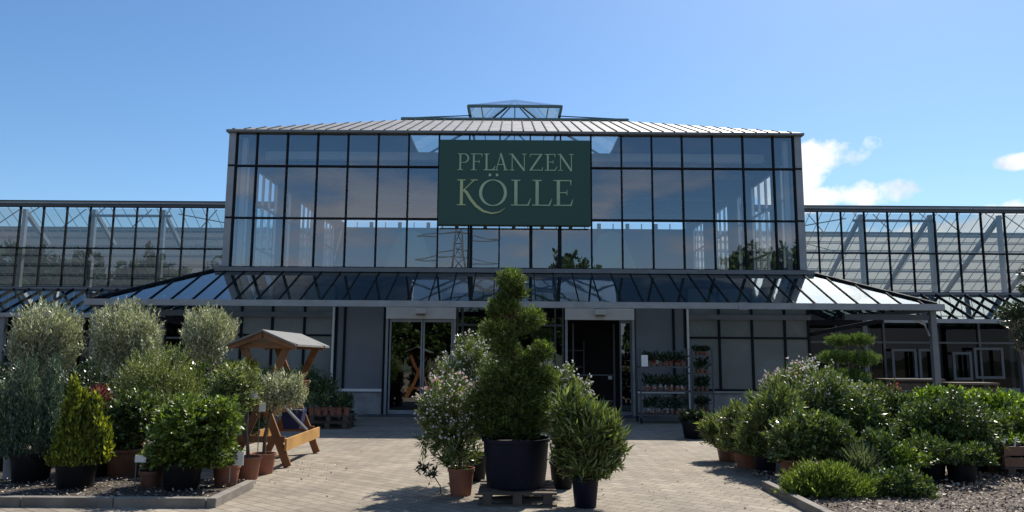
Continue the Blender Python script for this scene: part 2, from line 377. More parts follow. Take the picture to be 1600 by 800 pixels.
# side walls: glazed strips with columns
YB = 35.0
for s in (-1, 1):
    xw = CX+s*8.3
    g = MB(); g.box(xw-.06, YW+.4, 7.55, xw+.06, YB, 8.06); g.build('side_fascia', M['hallwall'], hall)
    g = MB(); g.box(xw-.06, YW+.3, 3.3, xw+.06, YB, 4.3); g.build('side_wall', M['hallwall'], hall)
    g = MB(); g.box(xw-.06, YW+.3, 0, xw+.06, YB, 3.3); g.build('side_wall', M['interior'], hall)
    wins = [(22.0, 22.5), (23.2, 25.3), (26.3, 26.9), (28.0, 30.0), (31.6, 33.6)]
    ys = [YW+.3]+[q for w_ in wins for q in w_]+[YB]
    for a, b in zip(ys[0::2], ys[1::2]):
        g = MB(); g.box(xw-.09, a, 4.3, xw+.09, b, 7.55); g.build('side_pier', M['hallwall'], hall)
    for (a, b) in wins:
        g = MB(); g.poly([(xw, a, 4.3), (xw, b, 4.3), (xw, b, 7.55), (xw, a, 7.55)]); w = g.build('side_window', M['sglass'], hall)
        g = MB(); nq = 3 if b-a > 1 else 1
        for q_ in range(nq+1): q = a+.03+(b-a-.06)*q_/nq; g.box(xw-.04, q-.025, 4.3, xw+.04, q+.025, 7.55)
        for q in (4.33, 5.0, 6.45, 7.52): g.box(xw-.035, a+.06, q-.03, xw+.035, b-.06, q+.03)
        g.build('window_frame', M['white'], w)
# back wall with clerestory strip
g = MB(); g.box(CX-8.3, YB, 0, CX+8.3, YB+.1, 7.74); g.build('back_wall', M['hallwall'], hall)
for k in range(12):
    a = CX-8.2+k*1.367
    g = MB(); g.poly([(a, YB+.05, 7.74), (a+1.367, YB+.05, 7.74), (a+1.367, YB+.05, 8.0), (a, YB+.05, 8.0)]); w = g.build('clerestory_window', M['sglass'], hall)
    g = MB(); 
    g.box(a-.09, YB, 7.745, a+.09, YB+.08, 8.0); g.box(a+.66, YB, 7.745, a+.70, YB+.07, 8.0); g.build('window_frame', M['white'], w)
# interior band behind the top row (eaves beam) and fabric cones
g = MB(); g.box(CX-7.7, YW+1.2, 7.62, CX+7.7, YW+1.4, 7.86); g.build('eaves_beam', M['white'], hall)
for (u0, c, c2, y) in ((640, 'fab1', 'fab2', 30), (955, 'fab1', 'fab1', 30)):
    x, z = at(u0, 400, y)
    g = MB(); g.lathe([(1.35, 4.0), (1.2, 4.6), (.8, 5.8), (.5, 6.6), (.1, 6.75)], (x, y, 0), 20); g.build('fabric_cone', M[c], hall, smooth=True)
    if c2 != c:
        g = MB(); g.lathe([(1.2, 4.0), (1.1, 4.6), (.8, 5.6), (.5, 6.3), (.1, 6.5)], (x-2.2, y+.5, 0), 20); g.build('fabric_cone', M[c2], hall, smooth=True)
# trusses inside
for y in (24.5, 28, 31.5):
    g = MB(); g.bar((CX-8.1, y, 7.7), (CX+8.1, y, 7.7), .1, .14); 
    for k in range(-4, 4): 
        zz = 7.75; g.bar((CX+k*2, y, zz), (CX+k*2+1, y, 8.3), .05); g.bar((CX+k*2+1, y, 8.3), (CX+k*2+2, y, zz), .05)
    g.build('roof_truss', M['grey'], hall)
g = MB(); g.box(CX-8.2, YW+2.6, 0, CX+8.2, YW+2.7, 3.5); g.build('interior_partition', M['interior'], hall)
g = MB(); g.box(CX-8.2, YW+.12, 3.5, CX+8.2, YW+2.7, 3.6); g.build('light_blocking_ceiling', M['interior'], hall)  # added to keep daylight out of the ground floor
# roof : slatted hip + flatter glazed crown + lantern
T = .4; z_e = 8.15; ins = 4.4
def rz(d): return z_e+T*d
cx, cy = CX, 28.0
def ring(d): return [(cx-8.4+d, 20.9+d), (cx+8.4-d, 20.9+d), (cx+8.4-d, 35.1-d), (cx-8.4+d, 35.1-d)]
g = MB(); r0 = ring(0); r1 = ring(ins)
for i in range(4):
    j = (i+1) % 4
    g.poly([(*r0[i], rz(0)), (*r0[j], rz(0)), (*r1[j], rz(ins)), (*r1[i], rz(ins))])
rs = g.build('roof', M['slat'], hall)
g = MB(); 
for i in range(4):
    j = (i+1) % 4
    g.poly([(*r0[i], rz(0)-.05), (*r0[j], rz(0)-.05), (*r1[j], rz(ins)-.05), (*r1[i], rz(ins)-.05)])
g.build('roof_lining', M['hallblue'], rs)
k = 0; x = -8.25
while x < 8.3:
    d1 = min(ins, 8.4-abs(x))
    g = MB(); g.bar((cx+x, 20.9, rz(0)+.01), (cx+x, 20.9+d1, rz(d1)+.01), .03, .035); g.build('roof_seam', M['black'], rs)
    x += .34; k += 1
r2 = ring(6.7)
g = MB()
for i in range(4):
    j = (i+1) % 4
    g.poly([(*r1[i], rz(ins)+.02), (*r1[j], rz(ins)+.02), (*r2[j], rz(ins)+.62), (*r2[i], rz(ins)+.62)])
cr = g.build('roof_crown_glass', M['rglass'], rs)
g = MB()
for i in range(4): g.bar((*r1[i], rz(ins)+.06), (*r2[i], rz(ins)+.68), .07)
for i in range(4): g.bar((*r1[i], rz(ins)+.05), (*r1[(i+1) % 4], rz(ins)+.05), .08)
for t_ in (.2, .4, .6, .8): g.bar((r1[0][0]+(r1[1][0]-r1[0][0])*t_, r1[0][1], rz(ins)+.05), (r2[0][0]+(r2[1][0]-r2[0][0])*t_, r2[0][1], rz(ins)+.67), .04)
g.build('roof_crown_frame', M['greenish'], rs)
# cable rail
g = MB()
for s in (-1, 1): g.bar((cx+s*1.6, 26.3, 10.42), (cx+s*3.9, 25.3, 9.98), .03)
g.build('roof_cable', M['black'], rs)
lz0 = 10.25; lz1 = 10.78; a0 = 1.6; a1 = 1.72; lan = bpy.data.objects.new('roof_lantern', None); COL.objects.link(lan); lan.parent = hall
g = MB()
cs0 = [(-a0, -a0), (a0, -a0), (a0, a0), (-a0, a0)]; cs1 = [(-a1, -a1), (a1, -a1), (a1, a1), (-a1, a1)]
for i in range(4):
    j = (i+1) % 4
    P = lambda q, z: (cx+q[0], cy+q[1], z)
    g.bar(P(cs0[i], lz0), P(cs1[i], lz1), .09)
    g.bar(P(cs0[i], lz0), P(cs0[j], lz0), .07); g.bar(P(cs1[i], lz1), P(cs1[j], lz1), .09)
    g.bar(P(cs1[i], lz1), (cx, cy, 11.6), .06)
    for t_ in (.14, .5, .86):
        q0 = [cs0[i][n]+(cs0[j][n]-cs0[i][n])*t_ for n in (0, 1)]; q1 = [cs1[i][n]+(cs1[j][n]-cs1[i][n])*t_ for n in (0, 1)]
        g.bar(P(q0, lz0), P(q1, lz1), .04)
    q0 = [cs0[i][n]+(cs0[j][n]-cs0[i][n])*.3 for n in (0, 1)]; q1 = [cs1[i][n]+(cs1[j][n]-cs1[i][n])*.46 for n in (0, 1)]
    g.bar(P(q0, lz0), P(q1, lz1), .05)
    q0 = [cs0[i][n]+(cs0[j][n]-cs0[i][n])*.7 for n in (0, 1)]; q1 = [cs1[i][n]+(cs1[j][n]-cs1[i][n])*.54 for n in (0, 1)]
    g.bar(P(q0, lz0), P(q1, lz1), .05)
g.build('lantern_frame', M['greenish'], lan, origin=(CX, YW, 0))
g = MB()
for i in range(4):
    j = (i+1) % 4; g.poly([P(cs1[i], lz1+.05), P(cs1[j], lz1+.05), (cx, cy, 11.66)])
g.build('lantern_glass', M['wglass'], lan, origin=(CX, YW, 0))

# lower front wall
def hx(u): return X(u)+CX
def zat(v, y=YW): return at(804, v, y)[1]
ZT = 3.6
SILL = .70
g = MB(); g.box(CX-8.36, YW-.04, ZT, CX+8.36, YW+.1, 4.03); g.build('wall_band', M['darkgrey'], hall)
def lower_glazing(us, zrows, mat):
    xs = [hx(u) for u in us]
    for (z0, z1) in zrows:
        for a, b in zip(xs[:-1], xs[1:]): pane('lower_window', a+.02, b-.02, z0+.02, z1-.02, YW, mat, hall)
    for x in xs: g = MB(); g.box(x-.03, YW-.05, SILL, x+.03, YW+.06, ZT); g.build('mullion', M['black'], hall)
    for z in sorted({z for r in zrows for z in r}): 
        g = MB(); g.box(xs[0], YW-.056, z-.028, xs[-1], YW+.05, z+.028); g.build('transom', M['black'], hall)
zr = [(SILL+.03, 2.18), (2.18, 2.76), (2.76, ZT)]
lower_glazing([345, 380, 428, 478, 526], zr, M['frost'])
lower_glazing([1074, 1123, 1174, 1225, 1262], zr, M['frost'])
for a, b in ((345, 526), (1074, 1265)):
    g = MB(); g.box(hx(a), YW-.085, 2.69, hx(b), YW-.06, 2.83); g.build('glazing_band', M['midgrey'], hall)
    g = MB(); g.box(hx(a), YW-.12, SILL-.05, hx(b), YW+.05, SILL); g.build('window_sill', M['grey'], hall)
    g = MB(); g.box(hx(a), YW-.03, 0, hx(b), YW+.1, SILL-.05); g.build('plinth', M['concrete'], hall)
for us in ((528, 541, 603), (991, 1052, 1070)):
    for a, b in zip(us[:-1], us[1:]):
        g = MB(); g.box(hx(a)+.03, YW-.01, SILL, hx(b)-.03, YW+.04, 3.0); g.build('wall_panel', M['panelb'], hall)
    for u in us: g = MB(); g.box(hx(u)-.03, YW-.06, 0, hx(u)+.03, YW+.05, 3.05); g.build('mullion', M['black'], hall)
    g = MB(); g.box(hx(us[0])+.03, YW-.10, SILL-.07, hx(us[-1])-.03, YW+.05, SILL); g.build('window_sill', M['white'], hall)
    g = MB(); g.box(hx(us[0])+.03, YW-.02, 0, hx(us[-1])-.03, YW+.05, SILL-.07); g.build('plinth', M['concrete'], hall)
for u in (524, 1073.5): g = MB(); g.box(hx(u)-.03, YW-.10, 0, hx(u)+.03, YW-.062, 3.05); g.build('wall_trim', M['white'], hall)
g = MB(); g.box(hx(528), YW-.03, 3.05, hx(1070), YW+.06, ZT); g.build('wall_band', M['darkgrey'], hall)
ZD = 2.66
def door(u0, u1, leafs, label):
    d = bpy.data.objects.new('entrance_door', None); COL.objects.link(d); d.parent = hall; d['label'] = label
    O = (CX, YW, 0)
    x0, x1 = hx(u0), hx(u1)
    g = MB(); g.box(x0+.005, YW-.09, ZD, x1-.005, YW+.05, 2.99); g.build('door_header', M['white'], d, origin=O)
    for x in (x0+.04, x1-.04): g = MB(); g.box(x-.035, YW-.085, 0, x+.035, YW+.05, ZD); g.build('door_jamb', M['grey'], d, origin=O)
    for (a, b, mt, rail) in leafs:
        a, b = hx(a), hx(b)
        g = MB(); w = .045
        g.box(a, YW-.03, .02, a+w, YW+.03, ZD-.01); g.box(b-w, YW-.03, .02, b, YW+.03, ZD-.01)
        g.box(a+w, YW-.03, ZD-.09, b-w, YW+.03, ZD-.01); g.box(a+w, YW-.03, .02, b-w, YW+.03, .12)
        if rail: g.box(a+w, YW-.05, 1.02, b-w, YW-.02, 1.05)
        g.build('door_leaf', M[mt], d, origin=O)
        pane_ = MB(); pane_.poly([(a+w, YW, .12), (b-w, YW+.002, .12), (b-w, YW+.003, ZD-.09), (a+w, YW, ZD-.09)]); pane_.build('door_glass', M['dglass'], d, origin=O)
    xm = (x0+x1)/2
    g = MB(); g.box(xm-.17, YW-.27, 2.79, xm+.17, YW-.093, 2.96); g.build('door_sensor', M['lamp'], d, origin=O, bevel=.03)
    g = MB(); g.box(xm-.12, YW-.22, 2.75, xm+.12, YW-.12, 2.789); g.build('sensor_eye', M['midgrey'], d, origin=O)
    return d
door(605, 714, [(611, 662, 'grey', 0), (663, 709, 'grey', 0)], 'closed sliding glass entrance with pale frames')
dr = door(883, 991, [(968, 987, 'midgrey', 0)], 'open dark entrance with one glass leaf pushed aside')
g = MB(); g.bar((hx(900), YW+.9, 1.1), (hx(966), YW+.9, 1.1), .035); g.bar((hx(900), YW+.9, .35), (hx(966), YW+.9, .35), .05); g.bar((hx(966), YW+.9, 0), (hx(966), YW+.9, 2.6), .05); g.bar((hx(900), YW+.9, 0), (hx(900), YW+.9, 2.6), .05)
g.build('inner_barrier', M['midgrey'], dr, origin=(CX, YW, 0))
g = MB(); g.box(hx(956), YW+.86, .98, hx(962), YW+.88, 1.07); g.build('notice', M['paper'], dr, origin=(CX, YW, 0))
# centre glazing between the doors
cu = [716, 724, 800, 868, 880]
for a, b in zip(cu[:-1], cu[1:]): pane('lower_window', hx(a)+.02, hx(b)-.02, .12, 3.02, YW, M['dglass'], hall)
for u in cu: g = MB(); g.box(hx(u)-.025, YW-.05, 0, hx(u)+.025, YW+.05, 3.04); g.build('mullion', M['darkgrey'], hall)
for z in (.09, 2.5): g = MB(); g.box(hx(716), YW-.04, z-.03, hx(880), YW+.04, z+.03); g.build('transom', M['darkgrey'], hall)
g = MB(); g.box(hx(726), YW+.5, .2, hx(798), YW+.54, 2.45); g.build('green_backing_panel', M['fab1'], hall)  # panels added behind the glass so it looks greener and paler
g = MB(); g.box(hx(832), YW+.5, .2, hx(866), YW+.54, 2.45); g.build('green_backing_panel', M['fab1'], hall)
# hazy interior things behind the entrances: shelving
for (u, w, h) in ((640, .9, 1.5), (690, .8, 1.9), (760, 1.2, 1.7), (850, .9, 2.1), (905, .6, 1.9)):
    x = hx(u); g = MB()
    for zz in (.3, .8, 1.3, 1.8):
        if zz < h+.1: g.box(x-w/2, YW+1.9, zz, x+w/2, YW+2.3, zz+.04)
    g.box(x-w/2-.04, YW+1.9, 0, x-w/2-.005, YW+2.3, h+.2); g.box(x+w/2+.005, YW+1.9, 0, x+w/2+.04, YW+2.3, h+.2)
    tag(g.build('display_shelf', M['midgrey'], None, origin=(x, YW+2, 0)), {640: 'shelf unit seen through the left leaf of the closed glass entrance', 690: 'shelf unit seen through the right leaf of the closed glass entrance', 760: 'wide shelf unit behind the glazing left of the spiral conifer', 850: 'tall shelf unit behind the glazing right of the spiral conifer', 905: 'narrow shelf unit inside the open dark entrance'}[u], 'shelf', 'shelves inside the entrance hall')

# canopy
can = bpy.data.objects.new('entrance_canopy', None); COL.objects.link(can); can.parent = hall
OC = (CX, YW, 0)
YE = 18.7; ZE = 2.95; ZC = 4.0; XO = 10.7; XI = 8.4
def cz(y): return ZE+(ZC-ZE)*(y-YE)/(20.95-YE)
xs = [k*.545 for k in range(-19, 20)]
xs = [-XO]+xs+[XO]
def ytop(x): return 20.95-max(0, abs(x)-XI)/(XO-XI)*(20.95-YE)
for a, b in zip(xs[:-1], xs[1:]):
    bks = [a]+[s*XI for s in (-1, 1) if a < s*XI < b]+[b]
    t_ = rnd.uniform(-.003, .003)
    pts = [(CX+a, YE, ZE+.03), (CX+b, YE, ZE+.03+t_)]+[(CX+q, ytop(q), cz(ytop(q))+.03+(t_ if q == b else 0)) for q in reversed(bks)]
    if ytop(a)-YE < 1e-3: pts.pop()
    if ytop(b)-YE < 1e-3: pts.pop(2)
    g = MB(); g.poly(pts); g.build('canopy_glass', M['cglass'], can, origin=OC)
for x in xs[1:-1]:
    g = MB(); g.bar((CX+x, YE, ZE+.04), (CX+x, ytop(x), cz(ytop(x))+.04), .024, .04); g.build('canopy_rib', M['black'], can, origin=OC)
for s in (-1, 1):
    g = MB(); g.bar((CX+s*XI, 20.95, ZC+.05), (CX+s*XO, YE, ZE+.05), .06, .08); g.build('hip_bar', M['black'], can, origin=OC)
    g = MB(); g.poly([(CX+s*XI, 20.95, ZC+.03), (CX+s*XO, YE, ZE+.03), (CX+s*XO, 25.3, ZE+.03), (CX+s*XI, 27.4, ZC+.03)]); g.build('side_canopy_glass', M['cglass'], can, origin=OC)
    y = 19.2
    while y < 25.3:
        ti = min(1, (y-YE)/(20.95-YE)); g = MB()
        g.bar((CX+s*XO, y, ZE+.0), (CX+s*(XO+(XI-XO)*ti), y, ZE+(ZC-ZE)*ti), .03, .06); g.build('canopy_rib', M['black'], can, origin=OC); y += .55
    g = MB(); g.box(min(CX+s*XO, CX+s*(XO+.12)), YE, ZE-.12, max(CX+s*XO, CX+s*(XO+.12)), 25.3, ZE+.05); g.build('side_gutter', M['midgrey'], can, origin=OC)
    # posts
    for y in (YE+.12, 22.5):
        g = MB(); g.box(CX+s*10.62-.07, y-.07, 0, CX+s*10.62+.07, y+.07, ZE-.12); g.build('canopy_post', M['midgrey'], can, origin=OC)
    g = MB(); g.tube([(CX+s*10.52, YE+.12, 2.2), (CX+s*10.42, YE+.12, 2.5), (CX+s*10.05, YE+.12, 2.66)], [.035]*3, 6); g.build('post_brace', M['grey'], can, origin=OC)
    g = MB(); xx = sorted((CX+s*8.38, CX+s*10.55)); g.box(xx[0], YE+.08, 2.60, xx[1], YE+.2, 2.74); g.build('canopy_beam', M['darkgrey'], can, origin=OC)
    g = MB(); g.bar((CX+s*8.4, YW, 2.3), (CX+s*10.6, YW+.3, 2.72), .1, .12); g.bar((CX+s*8.4, 22.5, 2.7), (CX+s*10.6, 22.5, 2.7), .1, .16); g.build('canopy_strut', M['black'], can, origin=OC)
g = MB(); g.box(CX-XO-.12, YE-.13, ZE-.11, CX+XO+.12, YE+.02, ZE+.045); g.build('gutter', M['grey'], can, origin=OC)
g = MB(); g.box(CX+hx(1110), YE-.145, ZE-.13, CX+hx(1122), YE-.132, ZE+.055); g.build('gutter_joint', M['grey'], can, origin=OC)
g = MB(); g.box(CX-8.5, 20.78, ZC-.03, CX+8.5, 20.92, ZC+.09); g.build('wall_gutter', M['midgrey'], can, origin=OC)
for x in (-6.2, -3.3, -.4, 2.4, 5.3): 
    g = MB(); g.bar((CX+x, YE+.1, ZE-.03), (CX+x, 20.9, ZC-.12), .06, .08); g.build('canopy_rafter', M['darkgrey'], can, origin=OC)

# ------------------------------------------------------------------ sign
sg = thing('shop_sign', (CX-.02, 20.8, 5.28), 'dark green rectangular shop sign with pale green serif lettering on the upper glass front', 'sign')
g = MB(); g.box(CX-2.18, 20.62, 5.30, CX+2.16, 20.86, 7.80); g.build('board', M['sign'], sg, bevel=.025)
g = MB()
for u in (735, 830, 875): g.box(hx(u)-.04, 20.87, 4.12, hx(u)+.04, 20.93, 7.7)
g.build('bracket', M['black'], sg)
SC = .0186
def sp(u, v): return CX+(u-804)*SC*.985, 6.55+(288-v)*SC
class LT:
    def __init__(s): s.g = MB(); s.k = 0
    def stroke(s, pts, ws):
        if isinstance(ws, (int, float)): ws = [ws]*len(pts)
        y0 = 20.622; y1 = 20.598-s.k*.0011; s.k += 1
        P = [Vector(sp(*p)) for p in pts]; L = []; Rr = []
        for i, p in enumerate(P):
            d = (P[min(i+1, len(P)-1)]-P[max(i-1, 0)]).normalized(); n = Vector((-d.y, d.x))*ws[i]*SC/2
            L.append(p+n); Rr.append(p-n)
        for i in range(len(P)-1):
            q = [Rr[i], Rr[i+1], L[i+1], L[i]]
            s.g.hexa([(a.x, y1, a.y) for a in q]+[(a.x, y0, a.y) for a in q])
    def ser(s, x, v, w, t=1.1): s.stroke([(x-w, v), (x+w, v)], t)
    def done(s, mat): s.g.build('letter', mat, sg)
def arc(cx_, cv, rx, rv, a0_, a1_, n=20): return [(cx_+rx*math.cos(R(a)), cv-rv*math.sin(R(a))) for a in np.linspace(a0_, a1_, n)]
def arcw(a0_, a1_, thin, thick, n=20): return [thin+(thick-thin)*abs(math.cos(R(a)))**1.3 for a in np.linspace(a0_, a1_, n)]
A, B = 243.5, 269.5
def lP(x): 
    l = LT(); l.stroke([(x+4.5, A), (x+4.5, B)], 2.6); l.ser(x+4.5, A+.4, 4); l.ser(x+4.5, B-.4, 4.5)
    l.stroke([(x+4.5, A+.6), (x+10, A+.5)]+arc(x+10, A+7.2, 7, 6.8, 85, -90, 14)+[(x+5, A+14)], [1.1, 1.1]+arcw(85, -90, 1.1, 2.6, 14)+[1.1]); l.done(M['letter'])
def lF(x, w=17):
    l = LT(); l.stroke([(x+4.5, A), (x+4.5, B)], 2.6); l.ser(x+4.5, B-.4, 4.5); l.stroke([(x, A+.5), (x+w, A+.5)], 1.2)
    l.stroke([(x+w, A), (x+w+.3, A+5)], [1.6, .7]); l.stroke([(x+4.5, A+12.5), (x+w-4, A+12.5)], 1.1); l.stroke([(x+w-4, A+10), (x+w-4, A+15)], .9); l.done(M['letter'])
def lL(x, a=A, b=B, w=17, th=2.6, mat='letter', tn=1.1):
    l = LT(); q = w*.26; l.stroke([(x+q, a), (x+q, b)], th); l.ser(x+q, a+tn*.4, w*.24, tn); l.stroke([(x, b-tn*.4), (x+w-1, b-tn*.4)], tn*1.1)
    l.stroke([(x+w-3, b-.3), (x+w-.6, b-(b-a)*.13), (x+w+1.4, b-(b-a)*.27)], [tn*1.6, tn*1.3, .6]); l.done(M[mat])
def lA(x, w=23):
    l = LT(); l.stroke([(x+w*.5-.6, A-.5), (x+3.5, B)], 1.1); l.stroke([(x+w*.46, A-.8), (x+w-4.5, B)], 2.8)
    l.ser(x+3.5, B-.4, 3.5); l.ser(x+w-4, B-.4, 4); l.stroke([(x+w*.27, A+17), (x+w*.72, A+17)], 1.1); l.done(M['letter'])
def lN(x, w=25):
    l = LT(); l.stroke([(x+4, A), (x+4, B)], 1.2); l.stroke([(x+w-4, A), (x+w-4, B+.5)], 1.2); l.stroke([(x+3.2, A), (x+w-4, B+.6)], 2.9)
    l.ser(x+2.5, A+.4, 3.2); l.ser(x+4, B-.4, 3.5); l.ser(x+w-4, A+.4, 3.5); l.done(M['letter'])
def lZ(x, w=20):
    l = LT(); l.stroke([(x+1, A+.5), (x+w, A+.5)], 1.2); l.stroke([(x+w-1.5, A+.5), (x+1.8, B-.5)], 2.8); l.stroke([(x, B-.5), (x+w, B-.5)], 1.2)
    l.stroke([(x+1.4, A), (x+.6, A+5)], [1.5, .7]); l.stroke([(x+w-.3, B), (x+w+.8, B-5.5)], [1.5, .7]); l.done(M['letter'])
def lE(x, a=A, b=B, w=18, th=2.6, mat='letter', tn=1.1):
    l = LT(); q = w*.26; m_ = a+(b-a)*.49
    l.stroke([(x+q, a), (x+q, b)], th); l.stroke([(x, a+tn*.45), (x+w-2, a+tn*.45)], tn); l.stroke([(x, b-tn*.45), (x+w-1, b-tn*.45)], tn*1.1)
    l.stroke([(x+w-2.3, a), (x+w-1.8, a+(b-a)*.2)], [tn*1.5, .7]); l.stroke([(x+q, m_), (x+w*.72, m_)], tn); l.stroke([(x+w*.72, m_-(b-a)*.1), (x+w*.72, m_+(b-a)*.1)], tn*.8)
    l.stroke([(x+w-2.5, b-.3), (x+w-.6, b-(b-a)*.12), (x+w+1.2, b-(b-a)*.25)], [tn*1.6, tn*1.2, .6]); l.done(M[mat])
lP(714); lF(735); lL(755); lA(771); lN(795.5, 27); lZ(826.5); lE(850.5); lN(871, 25)
A2, B2 = 284.5, 324.5
l = LT(); l.stroke([(721, A2), (721, B2)], 4.6); l.ser(721, A2+.6, 6.5, 1.5); l.ser(721, B2-.6, 7, 1.5)
l.stroke([(741, A2+.5), (734, A2+7), (723, A2+18)], 1.5); l.ser(740.5, A2+.6, 5.5, 1.5)
l.stroke([(724, A2+16), (729, A2+20), (735, A2+30), (744, A2+41), (755, A2+49), (768, A2+52.5), (780, A2+50.5), (789, A2+44)], [3.2, 4.4, 4.6, 4.2, 3.4, 2.4, 1.5, .7]); l.done(M['letterk'])
l = LT(); l.stroke(arc(770, 304.8, 19.3, 20, 0, 360, 44), arcw(0, 360, 1.3, 4.6, 44))
l.done(M['letter'])
for q in (765, 776): l = LT(); l.stroke([(q-1.9, 277), (q+1.9, 277)], 3.8); l.g.build('letter_dot', M['letter'], sg)
lL(798, A2, B2, 29, 4.8, 'letter', 1.5); lL(831, A2, B2, 29, 4.8, 'letter', 1.5); lE(864, A2, B2, 29, 4.8, 'letter', 1.5)

# ------------------------------------------------------------------ wings
YG = 27.6
def wing(s, label):
    w = thing('greenhouse_wing', (s*19, YG, 0), label, 'greenhouse')
    def BX(g, xa, xb, *r):
        a, b = sorted((s*xa, s*xb)); g.box(a, r[0], r[1], b, r[2], r[3])
    xsm = [10.7+.885*k for k in range(-2, 26)]
    XE = xsm[-1]
    prev = 8.5
    for x in xsm:
        g = MB(); BX(g, x-.02, x+.02, YG-.05, 4.1, YG+.05, 7.15); g.build('mullion', M['black'], w)
    for (z0, z1) in ((4.12, 5.57), (5.57, 7.12)):
        for a, b in zip([8.45]+xsm[:-1], xsm):
            aa, bb = sorted((s*(a+.02), s*(b-.02))); pane('upper_window', aa, bb, z0+.02, z1-.02, YG, M['wglass'], w)
    for z in (5.57,):
        g = MB(); BX(g, 8.45, XE, YG-.055, z-.025, YG+.045, z+.025); g.build('transom', M['black'], w)
    g = MB(); BX(g, 8.4, XE+.1, YG-.16, 7.14, YG+.06, 7.24); g.build('top_rail', M['darkgrey'], w)
    g = MB(); BX(g, 8.4, XE+.1, YG-.2, 7.245, YG+.04, 7.33); g.build('ridge_gutter', M['grey'], w)
    g = MB(); BX(g, 8.4, XE+.1, YG-.24, 7.335, YG+.02, 7.36); g.build('ridge_cap', M['black'], w)
    g = MB(); BX(g, 8.45, XE, YG-.12, 4.0, YG+.05, 4.09); g.build('base_rail', M['midgrey'], w)
    # roof falling away behind the glass, with rafters, and the next bay rising beyond it
    Yv, Zv = 31.8, 4.55
    aa, bb = sorted((s*8.45, s*XE))
    g = MB(); g.poly([(aa, YG+.25, 7.15), (bb, YG+.25, 7.15), (bb, Yv, Zv), (aa, Yv, Zv)]); g.build('inner_roof_glass', M['rglass'], w)
    g = MB(); k = 0
    for i in range(0, 60):
        x = s*(8.8+i*.44)
        if abs(x) > XE: break
        g.bar((x, YG+.27, 7.18), (x, Yv, Zv+.03), .016, .02)
    for t_ in (.25, .5, .75): g.bar((aa, YG+.25+(Yv-YG-.25)*t_, 7.2+(Zv-7.15)*t_), (bb, YG+.25+(Yv-YG-.25)*t_, 7.2+(Zv-7.15)*t_), .03)
    g.build('glazing_bars', M['greenish'], w)
    for i in range(0, 9):
        x = s*(13.35+(i-1)*2.655)
        if abs(x) < 8.6 or abs(x) > XE: continue
        g = MB(); g.box(x-.065, YG+.2, 0, x+.065, YG+.36, 7.1); g.build('column', M['grey'], w)
        q_ = 1. if s > 0 else .38; g = MB(); g.bar((x, YG+.4, 6.95), (x, YG+.4+(Yv-YG-.4)*q_, 6.95+(Zv-7.1)*q_), .12, .15); g.build('rafter', M['grey'], w)
        g = MB(); g.bar((x, YG+.5, 7.0), (x+s*.5, YG+1.9, 7.55), .03, .03); g.build('vent_rod', M['black'], w); g = MB(); g.bar((x+s*1.3, YG+.4, 6.4), (x+s*1.3, YG+1.9, 7.45), .03, .03); g.build('vent_rod', M['black'], w)
    g = MB(); x0, x1 = s*13.0, s*16.1
    g.bar((x0, YG+.14, 6.85), (x1, YG+.14, 6.85), .07, .09); g.bar((x0, YG+.14, 4.45), (x1, YG+.14, 4.45), .06, .07)
    g.bar((x1, YG+.14, 4.45), (x1, YG+.14, 6.85), .07, .09)
    g.build('vent_frame', M['midgrey'], w)
    g = MB(); g.bar((s*8.5, YG+.5, 6.2), (s*12.9, YG+.5, 7.0), .04); g.bar((s*8.5, YG+.5, 7.0), (s*11.5, YG+.5, 4.6), .04); g.bar((s*8.5, YG+.6, 6.8), (s*12.9, YG+.6, 5.6), .025); g.build('cross_bracing', M['grey'], w)
    # next bay
    g = MB(); y0, z0, y1, z1 = 34, 4.2, 41, 8.55
    g.poly([(aa, y0, z0), (bb, y0, z0), (bb, y1, z1), (aa, y1, z1)]); g.build('rear_roof', M['shade' if s > 0 else 'shadel'], w)
    g = MB()
    for j in range(1, 7):
        t_ = j/7; g.bar((aa, y0+(y1-y0)*t_, z0+(z1-z0)*t_+.05), (bb, y0+(y1-y0)*t_, z0+(z1-z0)*t_+.05), .04)
    g.build('rear_roof_bars', M['midgrey'], w)
    g = MB(); BX(g, 8.4, XE, y1-.05, z1+.02, y1+.1, z1+.16); g.build('rear_ridge', M['grey'], w)
    g = MB(); BX(g, 8.4, XE, 41.2, 0, 41.4, 8.4); g.build('rear_wall', M['hallwall'], w)
    # lean-to canopy
    ye, ze = 25.3, 2.95
    g = MB(); 
    def cl(x): return x
    for i in range(0, 24):
        a, b = XO+.12+i*.9, XO+.12+(i+1)*.9
        if b > XE: break
        p, q = sorted((s*a, s*b)); g = MB(); tt = rnd.uniform(-.004, .004)
        g.poly([(p, ye, ze+.03), (q, ye, ze+.03+tt), (q, YG-.1, 4.0+tt), (p, YG-.1, 4.0)]); g.build('canopy_glass', M['cglass'], w)
    i = 0
    while XO+i*.55 < XE:
        x = s*(XO+.15+i*.55); g = MB(); g.bar((x, ye, ze+.05), (x, YG-.1, 4.03), .03, .06); g.build('canopy_rib', M['black'], w); i += 1
    g = MB()
    for i in range(7): 
        x = XO+.6+i*3.2
        g.bar((s*x, ye, ze-.1), (s*(x+1.5), YG-.2, 3.8), .05); g.bar((s*(x+3), ye, ze-.1), (s*(x+1.5), YG-.2, 3.8), .05)
    g.build('canopy_bracing', M['grey'], w)
    g = MB(); BX(g, XO+.2, XE, ye-.12, ze-.1, ye+.02, ze+.04); g.build('gutter', M['grey'], w)
    for x in (17.35, 24.2):
        g = MB(); g.box(s*x-.09, ye-.05, 0, s*x+.09, ye+.13, ze-.1); g.build('canopy_post', M['midgrey'], w)
    # lower wall
    g = MB(); BX(g, 8.45, XE, YG-.05, 0, YG+.05, .6); g.build('plinth', M['concrete'], w)
